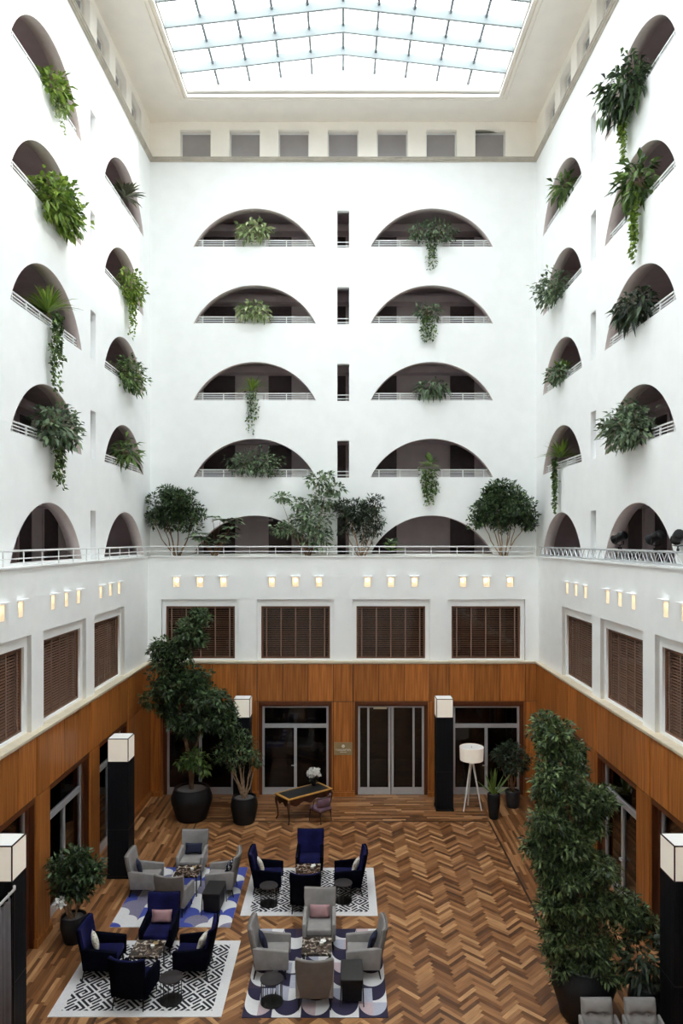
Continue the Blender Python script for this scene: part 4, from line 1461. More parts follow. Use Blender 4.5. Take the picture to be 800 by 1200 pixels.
cl = px_clusters(t.location, Yb, [(648, 858, 30, .3, .75), (640, 872, 22, .3, .7), (662, 880, 24, .3, .8), (650, 905, 34, .2, .7), (640, 925, 24, .2, .8), (668, 925, 32, .2, .8), (700, 935, 26, .4, .8), (690, 955, 30, .3, .8),
     (650, 962, 34, 0, .8), (636, 985, 26, 0, .8), (622, 992, 12, 0, .9), (672, 985, 40, 0, .8), (640, 1005, 22, 0, .7), (655, 1030, 34, 0, .8), (690, 1025, 36, .1, .8), (650, 1060, 24, 0, .9), (680, 1065, 34, 0, .8), (712, 1060, 28, .1, .8),
     (738, 1066, 24, .2, .8), (750, 1082, 20, .2, .8), (655, 1092, 22, 0, .9), (690, 1100, 36, 0, .8), (645, 1112, 12, 0, .9), (668, 1130, 28, 0, .8), (700, 1130, 28, 0, .8), (662, 1150, 12, 0, .9)], 1.5)
cl = [(c, (r[0] * .97, r[1] * .97, r[2] * .97), int(n * 1.15)) for c, r, n in cl]
foliage(t, lumpy(cl, 9, .42, 7, .25), .125, .042, L['weep'], 66, .2, .55, .08)
def lp(px, py, dy=0.0): return at_depth(px, py, Yb + dy) - Vector(t.location)
trunk_mesh([([(0, 0, .85), lp(682, 1080), lp(675, 1020), lp(668, 960), lp(660, 910), lp(650, 870, .3)], [.085, .075, .065, .055, .04, .02]),
            ([(.05, 0, .85), lp(700, 1090), lp(715, 1070, .1), lp(738, 1066, .2)], [.05, .04, .03, .015]), ([lp(675, 1020), lp(690, 980, .2), lp(700, 940, .4)], [.05, .035, .02]), ([lp(680, 1070), lp(655, 1030), lp(640, 990)], [.045, .03, .015])], t, M['bark'])
# dark plant half behind the lamp column
t = hall_plant('potted_plant', 'dark leafy plant in a black pot half hidden by the near right lamp column', (5.62, 13.35, 0))
pot(t, .27, .31, .22, .7, M['pot'])
foliage(t, [((0, .1, 1.15), (.42, .35, .5), 420)], .2, .07, L['dark'], 67, .3, .4)
branchy(t, [((0, .1, 1.15), (.42, .35, .5), 420)], M['bark'], 5, .62, .015, seed=9)
# two plants by the tripod lamp
t = hall_plant('potted_plant', 'snake plant in a tall narrow black pot beside the tripod lamp', (4.87, 23.2, 0))
pot(t, .20, .205, .14, .80, M['pot'])
blades(t, (0, 0, .76), 13, .95, .085, L['mid'], 70, .12, 1.25, flat=True); blades(t, (0, 0, .76), 7, .6, .08, L['lime'], 71, .15, 1.1, flat=True)
Yb = 24.2
t = hall_plant('potted_tree', 'small round-headed tree in a slate pot near the far right corner', (5.72, Yb, 0))
pot(t, .25, .25, .19, .55, M['pot_blue'])
cl = px_clusters(t.location, Yb, [(598, 888, 20, 0, .8), (586, 885, 11, 0, .8), (612, 892, 11, 0, .9), (597, 878, 13, 0, .7), (603, 898, 12, 0, .7)], 1.5)
foliage(t, cl, .13, .055, L['dark'], 72, .15, .4); branchy(t, cl, M['bark'], 9, .48, .022, seed=11)
# ================================================================== FURNITURE
# ---- lamp columns
def lamp_column(x, y, label, w=.56):
    t = thing('lamp_column', label, 'lamp', (x, y, 0), 0, 'black column lamps')
    h = w / 2
    MB().box(-h - .02, h + .02, -h - .02, h + .02, 0, .06).build('plinth', M['black'], t)
    MB().box(-h, h, -h, h, .06, 1.28).build('lower_body', M['ribbed'], t, bevel=.006)
    mb = MB()
    MB().box(-h + .006, h - .006, -h + .006, h - .006, 1.28, 1.30).build('seam', M['black_metal'], t)
    MB().box(-h, h, -h, h, 1.30, 3.09).build('upper_body', M['ribbed'], t, bevel=.006)
    zb, zt = 3.09, 3.72
    e = .020
    for (a, b, c, d) in ((-h + e, h - e, -h, -h + .012), (-h + e, h - e, h - .012, h), (-h, -h + .012, -h + e, h - e), (h - .012, h, -h + e, h - e)):
        MB().box(a, b, c, d, zb + e, zt - e).build('shade_panel', M['shade'], t)
    MB().box(-h + e, h - e, -h + e, h - e, zt - .014, zt - .004).build('shade_top', M['shade_top'], t)
    mb = MB()
    for sx in (-1, 1):
        for sy in (-1, 1):
            X, Y_ = sx * (h - e / 2), sy * (h - e / 2)
            mb.box(X - e / 2, X + e / 2, Y_ - e / 2, Y_ + e / 2, zb, zt)
    for z in (zb + e / 2, zt - e / 2):
        for s in (-1, 1):
            mb.box(-h + e, h - e, s * (h - e / 2) - e / 2, s * (h - e / 2) + e / 2, z - e / 2, z + e / 2)
            mb.box(s * (h - e / 2) - e / 2, s * (h - e / 2) + e / 2, -h + e, h - e, z - e / 2, z + e / 2)
    mb.build('shade_frame', M['black_metal'], t)
    return t
lamp_column(-5.99, 19.34, 'black column lamp with cube shade beside the grey chairs and blue rug')
lamp_column(-5.99, 12.65, 'black column lamp with cube shade beside the grey curtain')
lamp_column(5.99, 12.65, 'black column lamp with cube shade beside the huge weeping fig')
lamp_column(-3.38, 24.1, 'black column lamp with cube shade behind the round-headed fig')
lamp_column(3.38, 24.1, 'black column lamp with cube shade beside the tripod lamp')

# ---- curtain on a rail at the picture edge
t = thing('curtain_screen', 'grey curtain hanging from a metal rail beside the near column lamp', 'curtain', (-5.60, 11.2, 0))
mb = MB()
ptsb = []
for i in range(90):
    yy = -1.6 + 2.5 * i / 89
    xx_ = .045 * math.sin(i * 1.05) + .015 * math.sin(i * .37)
    ptsb.append((xx_, yy))
vs, fs = [], []
for (x, y) in ptsb: vs += [(x, y, .05), (x * 1.1, y, 1.4), (x * .7, y, 2.97)]
for i in range(len(ptsb) - 1):
    o = i * 3
    fs += [(o, o + 3, o + 4, o + 1), (o + 1, o + 4, o + 5, o + 2)]
mb._add(vs, fs); ob = mb.build('cloth', M['curtain'], t, smooth='all')
sm = ob.modifiers.new('thick', 'SOLIDIFY'); sm.thickness = .006
mb = MB(); mb.path([(0, -1.7, 3.05), (0, 1.02, 3.05), (-.05, 1.12, 3.05)], .025, 8); mb.build('rail', M['alu'], t, smooth=True)
for k in range(8):
    mb = MB(); mb.path([(0, -1.5 + k * .33, 2.95), (0, -1.5 + k * .33, 3.09)], .012, 6); mb.build('ring', M['alu'], t)
mb = MB(); mb.tube((0, .98, 0), (0, .98, 3.05), .02); mb.tube((0, .98, 0), (0, .98, .02), .10); mb.build('stand', M['black_metal'], t)

# ---- rugs
def maze_rug(r, label):
    x0, x1, y0, y1 = r
    t = thing('rug', label, 'rug', ((x0 + x1) / 2, (y0 + y1) / 2, 0), 0)
    w, d = (x1 - x0) / 2, (y1 - y0) / 2
    MB().box(-w, w, -d, d, 0.0, .012).build('pile', M['rug_white'], t)
    mb = MB()
    bx, by = w - .20, d - .17
    sw = .049
    def stroke(pts):
        for a, b in zip(pts[:-1], pts[1:]):
            ax, ay = a; bx_, by_ = b
            dx, dy = bx_ - ax, by_ - ay
            l = math.hypot(dx, dy)
            if l < 1e-6: continue
            nx, ny = -dy / l * sw / 2, dx / l * sw / 2
            ex, ey = dx / l * sw / 2 * .55, dy / l * sw / 2 * .55
            q = [(ax - ex + nx, ay - ey + ny), (ax - ex - nx, ay - ey - ny), (bx_ + ex - nx, by_ + ey - ny), (bx_ + ex + nx, by_ + ey + ny)]
            q = clip_poly(q, -bx, bx, -by, by)
            if len(q) >= 3:
                mb.poly([(p[0], p[1], .0135) for p in reversed(q)])
    p = .086
    key = [(0, 0), (0, 3), (3, 3), (3, 1), (1, 1), (1, 2), (2, 2)]
    r2 = math.sqrt(.5)
    for i in range(-9, 10):
        for j in range(-9, 10):
            kk = [(3 - a, 3 - b) for a, b in key] if (i + j) % 2 else key
            ex = [(2, 3), (0, 3)] if (i + j) % 2 else [(1, 0), (3, 0)]
            for path_ in (kk, ex):
                stroke([((4 * i + a - 4 * j - b) * p * r2, (4 * i + a + 4 * j + b) * p * r2) for a, b in path_])
    mb.build('pattern', M['rug_black'], t)['kind'] = 'stuff'
    return t
def scale_rug(r, label, cols, flip, seed):
    x0, x1, y0, y1 = r
    t = thing('rug', label, 'rug', ((x0 + x1) / 2, (y0 + y1) / 2, 0), 0)
    w, d = (x1 - x0) / 2, (y1 - y0) / 2
    MB().box(-w, w, -d, d, 0.0, .010).build('pile', cols[0], t)
    rs = random.Random(seed)
    ncol = 5; cw = 2 * w / ncol; rh = cw * .62
    nrow = int(2 * d / rh) + 2
    mb = MB()
    for j in range(nrow):
        # rows overlap like fish scales; the round side points to +y (flip=1) or -y (flip=-1)
        yb = flip * (d - rh * (j + .0)) if flip > 0 else -(d - rh * j)
        off = (j % 2) * .5
        z = .0105 + j * .0004
        for i in range(-1, ncol + 1):
            cx_ = -w + (i + .5 + off) * cw
            c1 = rs.randrange(len(cols)); c2 = c1 if rs.random() < .45 else rs.randrange(len(cols))
            for half, ci in ((-1, c1), (1, c2)):
                pts = [(cx_, yb)] + [(cx_ + half * cw / 2 * math.cos(a * math.pi / 16), yb + flip * cw / 2 * math.sin(a * math.pi / 16)) for a in range(0, 9)]
                # scale body below the round edge
                pts = pts[1:] + [(cx_, yb - flip * rh), (cx_ + half * cw / 2, yb - flip * rh)]
                q = clip_poly(pts, -w, w, -d, d)
                if len(q) >= 3:
                    area = sum(q[k][0] * q[(k + 1) % len(q)][1] - q[(k + 1) % len(q)][0] * q[k][1] for k in range(len(q)))
                    if area < 0: q = q[::-1]
                    mb.cur = ci
                    mb.poly([(p[0], p[1], z) for p in q])
    mb.build('pattern', cols, t)['kind'] = 'stuff'
    return t
maze_rug(RUGS[0], 'black and white maze rug under the navy chairs at the lower left')
scale_rug(RUGS[1], 'blue, white and mauve scalloped rug under the grey chairs beside the column lamp', [M['rug_white'], M['rug_blue'], M['rug_blue'], M['rug_mauve'], M['rug_white']], 1, 11)
maze_rug(RUGS[2], 'black and white maze rug under the navy chairs nearest the desk')
def disc_rug(r, label, seed):
    x0, x1, y0, y1 = r
    t = thing('rug', label, 'rug', ((x0 + x1) / 2, (y0 + y1) / 2, 0), 0)
    w, d = (x1 - x0) / 2, (y1 - y0) / 2
    cols = [M['rug_navy'], M['rug_white'], M['rug_purple'], M['rug_grey'], M['rug_pink']]
    MB().box(-w, w, -d, d, 0.0, .010).build('pile', cols[0], t)
    rs = random.Random(seed)
    mb = MB(); nc, nr = 5, 7
    cw, rh = 2 * w / nc, 2 * d / nr
    for i in range(nc):
        for j in range(nr):
            a, b = -w + i * cw, -d + j * rh
            dark = (i + j) % 2 == 0
            for h in (0, 1):        # the two halves of a cell
                ci = (0 if rs.random() < .8 else 2) if dark else (1 if rs.random() < .75 else 3)
                mb.cur = ci
                mb.poly([(a + h * cw / 2, b, .0105), (a + (h + 1) * cw / 2, b, .0105), (a + (h + 1) * cw / 2, b + rh, .0105), (a + h * cw / 2, b + rh, .0105)])
                c2 = rs.choice([1, 1, 3, 4, 1]) if dark else rs.choice([0, 0, 2, 0, 3])
                mb.cur = c2
                s_ = 1 if h else -1
                arc = [(a + cw / 2 + s_ * cw / 2 * math.cos(q * math.pi / 16), b + rh - rh * .88 * math.sin(q * math.pi / 16)) for q in range(9)]
                pts = [(a + cw / 2, b + rh)] + arc
                area = sum(pts[k][0] * pts[(k + 1) % len(pts)][1] - pts[(k + 1) % len(pts)][0] * pts[k][1] for k in range(len(pts)))
                if area < 0: pts = pts[::-1]
                mb.poly([(x, y, .0112) for x, y in pts])
    mb.build('pattern', cols, t)['kind'] = 'stuff'
    return t
disc_rug(RUGS[3], 'navy, white and purple half-disc rug under the grey chairs in the foreground', 4)

# ---- wing armchairs (front of the chair is -y)
def rounded(name, m, t, pts, bevel=.03, seg=3):
    mb = MB(); mb.hexa(pts)
    return mb.build(name, m, t, smooth='all', bevel=bevel, seg=seg, fixn=True)
def make_chair(x, y, rz, label, mats, group):
    inner, outer = mats
    t = thing('wing_armchair', label, 'armchair', (x, y, .012), rz, group)
    w, fd, bd = .36, -.36, .30
    # seat base and cushion
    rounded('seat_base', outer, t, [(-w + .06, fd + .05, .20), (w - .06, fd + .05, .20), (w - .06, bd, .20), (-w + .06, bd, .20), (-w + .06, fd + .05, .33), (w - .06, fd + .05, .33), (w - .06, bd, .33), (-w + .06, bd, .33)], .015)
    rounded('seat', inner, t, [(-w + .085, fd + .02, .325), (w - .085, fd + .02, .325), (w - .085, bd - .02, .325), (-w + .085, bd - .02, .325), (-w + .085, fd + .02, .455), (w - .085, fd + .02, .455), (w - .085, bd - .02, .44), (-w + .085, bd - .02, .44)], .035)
    # backrest: tall panel leaning back, slightly wider at the top
    n = 9
    def back(y_in, y_out, zs, ws, name, m):
        mb = MB(); vs, fs = [], []
        for k, (z, hw) in enumerate(zip(zs, ws)):
            lean = (z - .3) * .20
            cols = 7
            for side in (0, 1):
                for c in range(cols):
                    u = -1 + 2 * c / (cols - 1)
                    wing = -.07 * abs(u) ** 3 if side == 0 else -.05 * abs(u) ** 3
                    yy = (y_in if side == 0 else y_out) + lean + wing
                    vs.append((u * hw, yy, z + (.035 * u * u if k == len(zs) - 1 else 0)))
        C = 7
        for k in range(len(zs) - 1):
            for c in range(C - 1):
                a = k * 2 * C + c; b = a + 2 * C
                fs.append((a, a + 1, b + 1, b)); fs.append((a + C + 1, a + C, b + C, b + C + 1))
            a = k * 2 * C; b = a + 2 * C
            fs.append((a + C, a, b, b + C)); fs.append((a + C - 1, a + 2 * C - 1, b + 2 * C - 1, b + C - 1))
        for k in (0, len(zs) - 1):
            a = k * 2 * C
            for c in range(C - 1):
                q = (a + c, a + c + 1, a + C + c + 1, a + C + c)
                fs.append(q if k else q[::-1])
        mb._add(vs, fs)
        mb.build(name, m, t, smooth='all', bevel=.02, seg=2, fixn=True)
    zs = [.20, .45, .66, .84, 1.0]
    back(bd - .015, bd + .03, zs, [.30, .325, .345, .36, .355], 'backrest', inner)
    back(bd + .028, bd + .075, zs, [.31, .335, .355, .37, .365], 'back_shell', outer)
    for s in (-1, 1):
        a, b = s * (w - .085), s * w
        x0_, x1_ = min(a, b), max(a, b)
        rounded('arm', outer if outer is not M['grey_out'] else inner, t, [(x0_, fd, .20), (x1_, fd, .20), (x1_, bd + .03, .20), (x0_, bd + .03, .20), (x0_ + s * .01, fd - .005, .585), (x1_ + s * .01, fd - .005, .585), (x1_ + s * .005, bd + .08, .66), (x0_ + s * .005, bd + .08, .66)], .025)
    for sx in (-1, 1):
        for (yy, dy) in ((fd + .07, -.02), (bd, .05)):
            mb = MB(); mb.tube((sx * (w - .07), yy, .21), (sx * (w - .05), yy + dy, 0), .022, .012, 8)
            mb.build('leg', M['black_metal'], t, smooth=True)
    return t
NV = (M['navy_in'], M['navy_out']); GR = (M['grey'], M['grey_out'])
def pillow(x, y, z, rz, tilt, m, label, w=.40, h=.40, th=.13):
    nx = 8
    vs, fs = [], []
    for side in (1, -1):
        for i in range(nx + 1):
            for j in range(nx + 1):
                u, v = -1 + 2 * i / nx, -1 + 2 * j / nx
                e = (1 - abs(u) ** 2.5) * (1 - abs(v) ** 2.5)
                pinch = 1 - .07 * (1 - abs(u)) * abs(v) - .0
                pin2 = 1 - .07 * (1 - abs(v)) * abs(u)
                vs.append((u * w / 2 * pin2, side * th / 2 * e ** .5, v * h / 2 * pinch))
    o2 = (nx + 1) ** 2
    for i in range(nx):
        for j in range(nx):
            a = i * (nx + 1) + j
            q = (a, a + 1, a + nx + 2, a + nx + 1)
            fs.append(q); fs.append(tuple(k + o2 for k in reversed(q)))
    mb = MB(); mb._add(vs, fs)
    me = mb.mesh('pillow', m); fix_normals(me)
    o = link('pillow', me, None, smooth='all')
    o.location = (x, y, z); o.rotation_euler = (tilt, 0, rz)
    tag(o, label, 'pillow', 'scatter pillows on the armchairs')
    return o
def pillow_on(cx_, cy_, rz, m, label, w=.40, h=.34, back=.19, turn=0.0, shift=0.0):
    c, s = math.cos(rz), math.sin(rz)
    lx, ly = shift, back
    pillow(cx_ + lx * c - ly * s, cy_ + lx * s + ly * c, .475 + h / 2 * .95, rz + turn, R(-16), m, label, w, h)
S_, N_, W_, E_ = 0.0, math.pi, R(-90), R(90)   # facing the viewer, away, left (-x), right (+x)
GA, GB, GC, GD = 'navy chairs on the lower left maze rug', 'grey chairs on the blue scalloped rug', 'navy chairs on the maze rug nearest the desk', 'grey chairs on the navy half-disc rug'
def chair_set(cx_, cy_, dy_front, dy_far, dx, mats, grp, base, tilt=0.0):
    make_chair(cx_, cy_ + dy_far, S_, base + ', facing the viewer', mats, grp)
    make_chair(cx_ - .02, cy_ - dy_front, N_ + tilt, base + ', back turned to the viewer', mats, grp)
    make_chair(cx_ - dx, cy_, E_, base + ', side view, left seat', mats, grp)
    make_chair(cx_ + dx, cy_, W_, base + ', side view, right seat', mats, grp)
chair_set(-4.05, 14.95, .90, .86, .93, NV, GA, 'navy velvet armchair on the lower left maze rug', R(-8))
chair_set(-4.07, 18.35, .90, .98, .96, GR, GB, 'grey velvet armchair on the blue scalloped rug', R(-8))
chair_set(-.90, 18.45, .88, .92, 1.03, NV, GC, 'navy velvet armchair on the maze rug nearest the desk')
chair_set(-.53, 14.98, .92, 1.05, .95, GR, GD, 'grey velvet armchair on the navy half-disc rug')
pillow_on(-4.05, 15.81, S_, M['pink'], 'dusty pink pillow on the navy armchair of the lower left rug', .46, .28)
pillow_on(-4.98, 14.95, E_, M['pil_cream'], 'cream patterned pillow on a navy side armchair near the potted shrub', turn=R(22))
pillow_on(-3.12, 14.95, W_, M['pil_cream'], 'cream patterned pillow on the navy armchair beside the lower left round table', turn=R(-15))
pillow_on(-4.07, 19.33, S_, M['pil_navy'], 'dark navy pillow on the grey armchair facing the viewer on the blue rug', .46, .28)
pillow_on(-5.03, 18.35, E_, M['pil_navy'], 'dark navy pillow on the grey armchair next to the black column lamp', turn=R(20))
pillow_on(-3.11, 18.35, W_, M['pil_dots'], 'black and white patterned pillow on a grey armchair of the blue rug', turn=R(-12))
pillow_on(-1.93, 18.45, E_, M['pil_cream'], 'cream pillow on the left navy armchair of the middle maze rug', turn=R(18))
pillow_on(.13, 18.45, W_, M['pil_cream'], 'cream pillow on the right navy armchair of the middle maze rug', turn=R(-18))
pillow_on(-.53, 16.03, S_, M['pink'], 'dusty pink pillow on the grey armchair of the navy half-disc rug', .46, .28)
pillow_on(-1.48, 14.98, E_, M['pil_navy'], 'navy pillow on the grey side armchair next to the round black table', turn=R(20))
pillow_on(.42, 14.98, W_, M['pil_navy'], 'navy pillow on the grey side armchair nearest the open floor', turn=R(-20))

# ---- marble coffee tables
def marble_table(x, y, label, s=.31):
    t = thing('coffee_table', label, 'table', (x, y, .012), 0, 'marble coffee tables')
    MB().box(-s, s, -s, s, .50, .535).build('top', M['marble'], t, bevel=.004)
    MB().box(-s + .02, s - .02, -s + .02, s - .02, .475, .50).build('apron', M['black_metal'], t)
    for sx in (-1, 1):
        for sy in (-1, 1):
            MB().box(sx * (s - .04) - .013, sx * (s - .04) + .013, sy * (s - .04) - .013, sy * (s - .04) + .013, 0, .475).build('leg', M['black_metal'], t)
    return t
TABS = [(-4.05, 14.85, 'on the lower left maze rug'), (-3.97, 18.35, 'on the blue scalloped rug'), (-.90, 18.44, 'on the maze rug nearest the desk'), (-.55, 14.95, 'on the navy half-disc rug')]
for x, y, lab in TABS:
    marble_table(x, y, 'square brown marble coffee table ' + lab)
    t = thing('tea_light', 'small white candle cup on the marble table ' + lab, 'candle', (x + .10, y + .02, .547), 0, 'candle cups on the coffee tables')
    cu_ = MB().lathe([(.030, 0), (.04, .02), (.042, .055), (.036, .055), (.034, .03)], 14).build('cup', M['white'], t, smooth=True)
    mb = MB(); mb.lathe([(.033, .028), (.033, .04)], 12); mb.build('wax', M['flower'], cu_)
    t = thing('small_dish', 'small brass dish on the marble table ' + lab, 'dish', (x + .13, y + .14, .547), 0, 'dishes on the coffee tables')
    MB().lathe([(.03, 0), (.055, .012), (.06, .03), (.055, .03), (.048, .014)], 14).build('bowl', M['white'] if x > -1 else M['brass'], t, smooth=True)

# ---- round black side tables
def round_table(x, y, label, r=.225):
    t = thing('side_table', label, 'table', (x, y, .012), 0, 'round black side tables')
    MB().lathe([(r - .01, .435), (r, .44), (r, .46), (r - .006, .465)], 28).build('top', M['round_top'], t, smooth=True)
    MB().lathe([(r - .005, 0), (r, .006), (r, .018), (r - .01, .022)], 28).build('base', M['black_metal'], t, smooth=True)
    for k in range(12):
        a = 2 * math.pi * k / 12
        mb = MB(); mb.tube((math.cos(a) * (r - .02), math.sin(a) * (r - .02), .02), (math.cos(a) * (r - .02), math.sin(a) * (r - .02), .437), .007, n=5)
        mb.build('rod', M['black_metal'], t)
M['round_top'] = mat('round_top', (0.036, 0.030, 0.030), 0.7, var=.1, spec=.2)
round_table(-3.36, 14.0, 'round black wire side table on the lower left maze rug')
round_table(-1.39, 13.95, 'round black wire side table on the navy half-disc rug')
round_table(-1.84, 17.72, 'round black wire side table on the middle maze rug, nearer the blue rug')
round_table(0.0, 17.86, 'round black wire side table on the middle maze rug, nearer the open floor')

# ---- black oblong side tables
def oblong_table(x, y, label, rz=0.0):
    t = thing('oblong_side_table', label, 'table', (x, y, .012), rz, 'black oblong side tables')
    MB().box(-.215, .215, -.34, .34, .49, .515).build('top', M['black_top'], t, bevel=.004)
    mb = MB(); mb.hexa([(-.19, -.27, .06), (.19, -.27, .06), (.19, .27, .06), (-.19, .27, .06), (-.20, -.325, .49), (.20, -.325, .49), (.20, .325, .49), (-.20, .325, .49)])
    mb.build('body', M['black'], t)
    for sx in (-1, 1):
        for sy in (-1, 1):
            mb = MB(); mb.tube((sx * .205, sy * .31, .49), (sx * .225, sy * .35, 0), .012, n=6); mb.build('leg', M['black_metal'], t)
M['black_top'] = mat('black_top', (0.020, 0.019, 0.020), 0.35, var=.1)
oblong_table(.17, 14.15, 'black oblong side table on the navy half-disc rug')
oblong_table(-3.15, 17.50, 'black oblong side table on the blue scalloped rug', R(-4))

# ---- two tufted chairs at the picture edge
def tufted(x, y, label):
    t = thing('tufted_chair', label, 'armchair', (x, y, 0), 0, 'tufted grey chairs by the huge fig')
    m = M['grey']
    rounded('seat', m, t, [(-.26, -.32, .30), (.26, -.32, .30), (.26, .26, .30), (-.26, .26, .30), (-.27, -.33, .46), (.27, -.33, .46), (.26, .26, .44), (-.26, .26, .44)], .04)
    mb = MB(); n = 31; vs, fs = [], []
    for side in (0, 1):
        for j in range(n):
            for i in range(n):
                u, v = -1 + 2 * i / (n - 1), j / (n - 1)
                z = .36 + v * .60; yy = .18 + v * .13
                p = .0
                for bu in (-.42, .42):
                    p += .07 * math.exp(-(((u - bu) * 4) ** 2 + ((v - .60) * 11) ** 2))
                p += .055 * math.exp(-((v - .60) * 16) ** 2) * (1 - .6 * abs(u))
                e = (1 - u ** 8) * (1 - (2 * v - 1) ** 8)
                vs.append((u * .27, yy + (p - .06 * e if side == 0 else .05 + .02 * e), z))
    for j in range(n - 1):
        for i in range(n - 1):
            a = j * n + i
            fs.append((a, a + 1, a + n + 1, a + n)); b = a + n * n
            fs.append((b + 1, b, b + n, b + n + 1))
    for k in range(n - 1):
        N2 = n * n
        fs.append((k + 1, k, k + N2, k + 1 + N2)); q = (n - 1) * n + k
        fs.append((q, q + 1, q + 1 + N2, q + N2))
        q = k * n; fs.append((q, q + n, q + n + N2, q + N2)); q = k * n + n - 1
        fs.append((q + n, q, q + N2, q + n + N2))
    mb._add(vs, fs); bk = mb.build('backrest', m, t, smooth='all', fixn=True)
    for bu in (-.42, .42):
        mb = MB(); mb.lathe([(.001, -.006), (.014, 0), (.001, .008)], 8, (bu * .27, .215, .72)); mb.build('button', M['grey_out'], bk)
    for s in (-1, 1):
        rounded('arm', m, t, [(min(s * .27, s * .33), -.30, .28), (max(s * .27, s * .33), -.30, .28), (max(s * .27, s * .33), .26, .28), (min(s * .27, s * .33), .26, .28),
                              (min(s * .285, s * .345), -.32, .60), (max(s * .285, s * .345), -.32, .60), (max(s * .28, s * .335), .28, .72), (min(s * .28, s * .335), .28, .72)], .025)
        for yy in (-.26, .22):
            mb = MB(); mb.tube((s * .25, yy, .31), (s * .27, yy * 1.1, 0), .02, .012); mb.build('leg', M['black_metal'], t)
tufted(4.44, 12.26, 'grey tufted chair below the huge fig, farther from the column')
tufted(5.20, 12.26, 'grey tufted chair at the picture edge, next to the black column lamp')

# ---- writing desk, flowers, chair
dk = thing('writing_desk', 'ornate dark writing desk with gold-edged black leather top', 'desk', (-1.28, 23.42, 0), R(38))
hw, hd = .88, .40
MB().box(-hw, hw, -hd, hd, .78, .815).build('top', M['desk_gold'], dk, bevel=.01)
MB().box(-hw + .09, hw - .09, -hd + .085, hd - .085, .8155, .819).build('leather_inlay', M['leather'], dk)
MB().box(-hw - .006, hw + .006, -hd - .006, hd + .006, .765, .785).build('edge_moulding', M['desk'], dk, bevel=.006)
def apron(u0, u1, fn, n=30, waves=3):
    top = [(u0 + (u1 - u0) * i / n, .77) for i in range(n + 1)]
    bot = []
    for i in range(n, -1, -1):
        tt = i / n
        bot.append((u0 + (u1 - u0) * tt, .60 + .05 * math.cos(tt * 2 * math.pi * waves) * 1.0 - .02))
    mb = MB()
    for i in range(n):
        mb.prism([top[i], top[i + 1], bot[n - i - 1], bot[n - i]], 0, .025, fn)
    mb.build('apron', M['desk'], dk, fixn=True)
apron(-hw + .06, hw - .06, lambda u, v, w: (u, -hd + .04 + w, v))
apron(-hw + .06, hw - .06, lambda u, v, w: (u, hd - .04 - w, v))
apron(-hd + .06, hd - .06, lambda u, v, w: (-hw + .04 + w, u, v), 20, 2)
apron(-hd + .06, hd - .06, lambda u, v, w: (hw - .04 - w, u, v), 20, 2)
for sx in (-1, 1):
    for sy in (-1, 1):
        bx_, by_ = sx * (hw - .07), sy * (hd - .07)
        pts = [(bx_, by_, .77), (bx_ + sx * .035, by_ + sy * .03, .66), (bx_ + sx * .03, by_ + sy * .025, .52), (bx_ - sx * .005, by_ - sy * .005, .30), (bx_ - sx * .012, by_ - sy * .01, .12), (bx_ + sx * .02, by_ + sy * .018, .03), (bx_ + sx * .035, by_ + sy * .03, 0)]
        mb = MB(); mb.path(pts, [.05, .055, .042, .026, .02, .024, .028], 10); mb.build('leg', M['desk'], dk, smooth='all')
        mb = MB(); mb.obox((bx_ + sx * .05, by_ + sy * .045, .70), (.03, .03, .10)); mb.build('mount', M['desk_gold'], dk, bevel=.008)
vx, vy = -.98, 23.93
t = thing('flower_vase', 'round bunch of white flowers in a small dark vase on the desk', 'flowers', (vx, vy, .82))
MB().lathe([(.05, 0), (.075, .03), (.085, .10), (.06, .18), (.045, .21), (.055, .23)], 18).build('vase', M['black'], t, smooth=True)
rs = random.Random(2)
for k in range(26):
    a = rs.uniform(0, 2 * math.pi); zz = rs.uniform(-.5, 1); rr = math.sqrt(max(0, 1 - zz * zz)) * .19
    c = Vector((rr * math.cos(a), rr * math.sin(a), .40 + zz * .13))
    mb = MB(); mb.path([(0, 0, .2), (c.x * .5, c.y * .5, .3), tuple(c)], .004, 4); mb.build('stem', L['mid'], t)
    P, D = [], []
    for q in range(14):
        d = Vector((rs.gauss(0, 1), rs.gauss(0, 1), rs.gauss(.3, 1))).normalized()
        P.append(tuple(c + d * .012)); D.append(tuple(d))
    link('blossom', leaf_mesh(P, D, .08, .075, M['flower'], .0, .2, seed=k, name='blossom'), t)
foliage(t, [((0, 0, .26), (.13, .13, .07), 60)], .10, .05, L['dark'], 80, .2, .2)
ch = thing('desk_chair', 'mauve upholstered desk chair with dark curved wooden back', 'chair', (-.74, 23.0, 0), R(48))
rounded('seat', M['purple'], ch, [(-.26, -.27, .38), (.26, -.27, .38), (.23, .25, .38), (-.23, .25, .38), (-.26, -.27, .48), (.26, -.27, .48), (.23, .25, .48), (-.23, .25, .48)], .035)
mb = MB(); vs, fs = [], []
for i in range(11):
    a = R(200 + 140 * i / 10)
    for rr_ in (.30, .255):
        vs += [(math.cos(a) * rr_, -.02 + math.sin(a) * rr_, .52), (math.cos(a) * (rr_ + .03), -.04 + math.sin(a) * (rr_ + .03), .84)]
for i in range(10):
    o = i * 4
    fs += [(o, o + 4, o + 5, o + 1), (o + 2, o + 3, o + 7, o + 6), (o + 1, o + 5, o + 7, o + 3), (o, o + 2, o + 6, o + 4)]
fs += [(0, 1, 3, 2), (40, 42, 43, 41)]
mb._add(vs, fs); mb.build('backrest', M['purple'], ch, smooth='all', fixn=True)
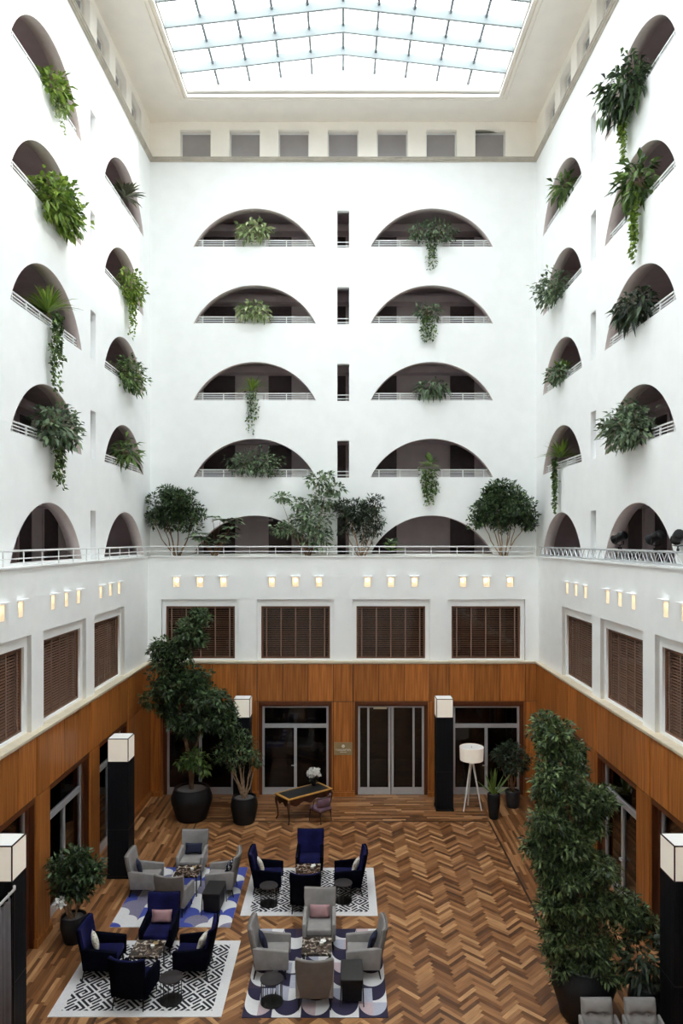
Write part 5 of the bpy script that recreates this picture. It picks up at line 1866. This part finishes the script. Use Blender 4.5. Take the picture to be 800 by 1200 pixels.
mb = MB(); mb.path([(math.cos(R(180 + 180 * i / 14)) * .305, -.04 + math.sin(R(180 + 180 * i / 14)) * .325, .855 - .10 * abs(i - 7) / 7 * (abs(i - 7) / 7)) for i in range(15)], .02, 8); mb.build('top_rail', M['desk'], ch, smooth='all')
mb = MB(); mb.path([(-.26, -.25, .36), (.26, -.25, .36), (.23, .24, .36), (-.23, .24, .36), (-.26, -.25, .36)], .022, 6); mb.build('seat_rail', M['desk'], ch)
for sx in (-1, 1):
    mb = MB(); mb.path([(sx * .305, -.04, .75), (sx * .285, .02, .6), (sx * .24, .10, .42)], [.018, .016, .018], 7); mb.build('arm_support', M['desk'], ch, smooth='all')
    for yy in (-.24, .22):
        mb = MB(); mb.path([(sx * .22, yy, .38), (sx * .235, yy * 1.05, .2), (sx * .24, yy * 1.12, 0)], [.026, .018, .014], 8); mb.build('leg', M['desk'], ch, smooth='all')

# ---- tripod floor lamp
t = thing('tripod_lamp', 'white tripod floor lamp with wide drum shade', 'lamp', (4.30, 24.02, 0))
mb = MB(); prof = [(.385, 1.66), (.40, 2.08)]
N = 36; vs, fs = [], []
for r, z in [(.385, 1.64), (.40, 2.08), (.392, 2.08), (.377, 1.64)]:
    for k in range(N): vs.append((r * math.cos(2 * math.pi * k / N), r * math.sin(2 * math.pi * k / N), z))
for i in range(4):
    for k in range(N):
        k2 = (k + 1) % N; j = (i + 1) % 4
        fs.append((i * N + k, i * N + k2, j * N + k2, j * N + k))
mb._add(vs, fs); mb.build('shade', M['shade'], t, smooth=True)
mb = MB(); mb.lathe([(.39, 2.055), (.39, 2.062)], 36); mb.build('diffuser', M['shade_top'], t)
mb = MB(); mb.lathe([(.02, 2.062), (.02, 2.085), (.01, 2.09)], 10); mb.build('finial', M['steel'], t)
mb = MB(); mb.lathe([(.09, 1.52), (.09, 1.60), (.03, 1.64), (.03, 1.70)], 16); mb.build('hub', M['white'], t, smooth=True)
for (px, py) in ((543, 951), (548, 943.5), (564, 950)):
    gx, gy = ground(px, py)
    mb = MB(); mb.path([((gx - 4.30) * .12, (gy - 24.02) * .12, 1.58), (gx - 4.30, gy - 24.02, 0)], [.035, .022], 8); mb.build('leg', M['white'], t, smooth=True)
